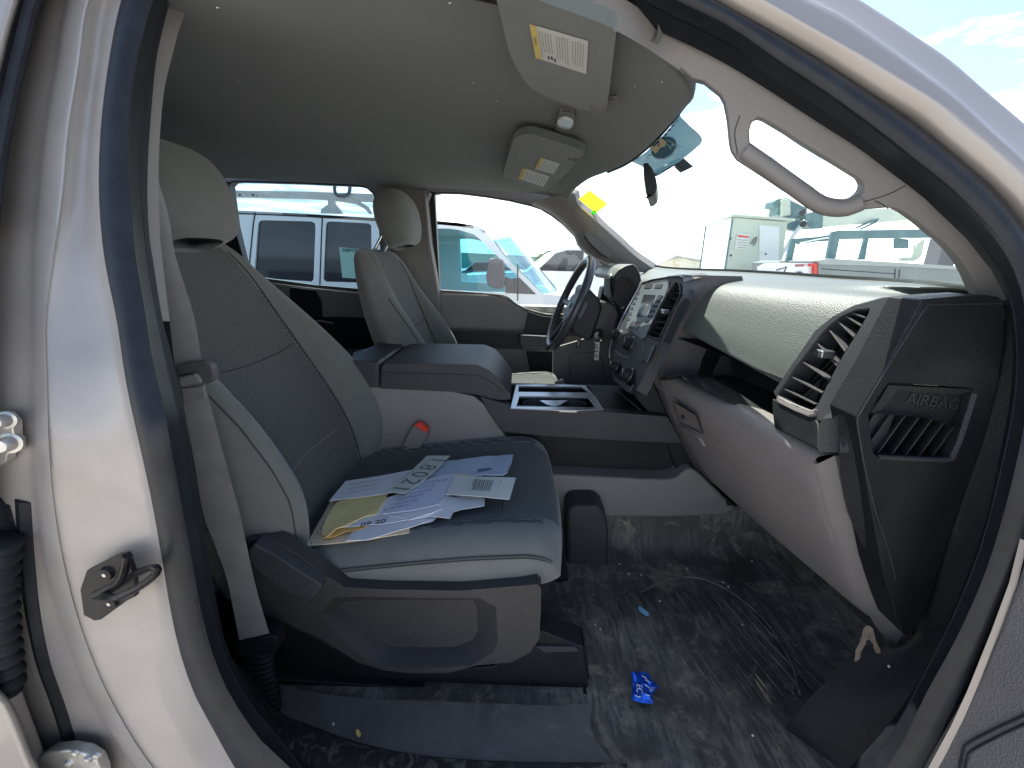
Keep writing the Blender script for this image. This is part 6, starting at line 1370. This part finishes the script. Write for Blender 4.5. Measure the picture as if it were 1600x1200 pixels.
# dark car nose and cars farther along the row
def small_car(u, v, Y, ma, lab, s=1.0):
    p = A(u, v, Y=Y); e = empty('parked_car', (p.x+2, Y+.9, 0), None, label=lab, category='car', group='cars in the far row')
    pr_ = [(0, .35), (0, .75), (.9, .92), (1.5, 1.38), (2.9, 1.40), (3.7, .95), (4.3, .85), (4.3, .35)]
    MB().prism([(p.x+x, Y, z) for x, z in pr_], (0, 1.75, 0), ma).build('body', e, bevel=.08, seg=3)
    MB().prism([(p.x+x, Y-.01, z) for x, z in [(1.05, .94), (1.55, 1.32), (2.1, 1.34), (2.1, .94)]], (0, .02, 0), darkw).build('side_window', e)
    MB().prism([(p.x+x, Y-.01, z) for x, z in [(2.18, .94), (2.18, 1.34), (2.85, 1.34), (3.5, .94)]], (0, .02, 0), darkw).build('side_window', e)
    for x_ in (.85, 3.45): wheel_at(e, p.x+x_, Y+.08, r=.33)
small_car(845, 440, 16, vanw, 'small white car in the far row nearest the van bonnet')
small_car(700, 440, 24, mat('dark_blue_paint', (.02, .04, .08), .3, coat=.5), 'dark car in the far row behind the van windows')
# far gable roofed building
YBd = 42; bd_ = empty('warehouse', (A(1065, 415, Y=YBd).x, YBd+5, 0), None, label='pale gable roofed warehouse far behind the dash top', category='warehouse')
gp = vert([(1030,414),(1058,402),(1100,410),(1104,416),(1104,432),(1030,432)], YBd); gp[-1].z = 0; gp[-2].z = 0
MB().prism(gp, (0, 14, 0), wallc).build('wall', bd_)
rf_ = vert([(1027,416),(1058,401),(1106,410)], YBd-.3)
for a, b in zip(rf_, rf_[1:]): MB().prism([a, b, b + Vector((0, 15, 0)), a + Vector((0, 15, 0))], (0, 0, .18), roofc).build('roof', bd_)
MB().text('C', A(1057, 411, Y=YBd-.06), X_, Z_, .9, tan).build('wall_sign', bd_)
# hangar like building and dark strip on the left horizon
ta = A(700, 420, Y=95); hb_ = empty('long_shed', (ta.x, 100, 0), None, label='long pale green shed on the horizon, seen through the van door window', category='shed')
MB().prism([(ta.x-30, 95, 0), (ta.x-30, 95, 2.6), (ta.x+2, 95, 3.0), (ta.x+22, 95, 2.6), (ta.x+22, 95, 0)], (0, 20, 0), mat('green_metal_wall', (.16, .42, .36), .6, var=(.05, .1))).build('wall', hb_)
MB().prism([(ta.x-31, 94, 2.6), (ta.x+2, 94, 3.2), (ta.x+23, 94, 2.6), (ta.x+2, 94, 3.0)], (0, 22, 0), roofc).build('roof', hb_)
# trees along the far edge
tr_ = random.Random(17)
def tree(x, y, h, lab):
    e = empty('tree', (x, y, 0), None, label=lab, category='tree', group='trees on the far edge of the lot')
    g = MB().tube([(x, y, 0), (x+.1, y, h*.3), (x-.05, y, h*.6)], lambda t: .16*(1-t*.7), bark, n=8)
    for k in range(5):
        a = k*1.3; g.tube([(x, y, h*.35), (x+math.cos(a)*h*.25, y+math.sin(a)*h*.25, h*.65)], lambda t: .06*(1-t*.7), bark, n=5)
    g.build('trunk', e); g = MB()
    for k in range(900):
        th = tr_.uniform(0, 6.28); rr_ = h*.42*tr_.random()**.4; zz = tr_.uniform(-1, 1); cl = math.sin(th*3)*.18 + math.sin(zz*5+th)*.15
        p = Vector((x + math.cos(th)*rr_*(1+cl)*math.sqrt(1-zz*zz), y + math.sin(th)*rr_*(1+cl)*math.sqrt(1-zz*zz), h*.66 + zz*h*.34))
        u_ = Vector((tr_.gauss(0, 1), tr_.gauss(0, 1), tr_.gauss(0, 1))).normalized(); w__ = u_.orthogonal().normalized(); s = h*.045
        g.add([p+u_*s, p+w__*s*.7, p-u_*s, p-w__*s*.7], [(0,1,2,3)], leafm)
    g.build('crown', e, smooth=0, weld=False)
for u, Y, h, lab in ((846, 90, 3.2, 'leftmost low bushy tree beyond the van bonnet'), (858, 95, 4.0, 'middle and tallest bushy tree beyond the van bonnet'), (871, 92, 3.4, 'rightmost low tree beyond the van bonnet, beside the white pickup')):
    p = A(u, 425, Y=Y); tree(p.x, Y, h, lab)
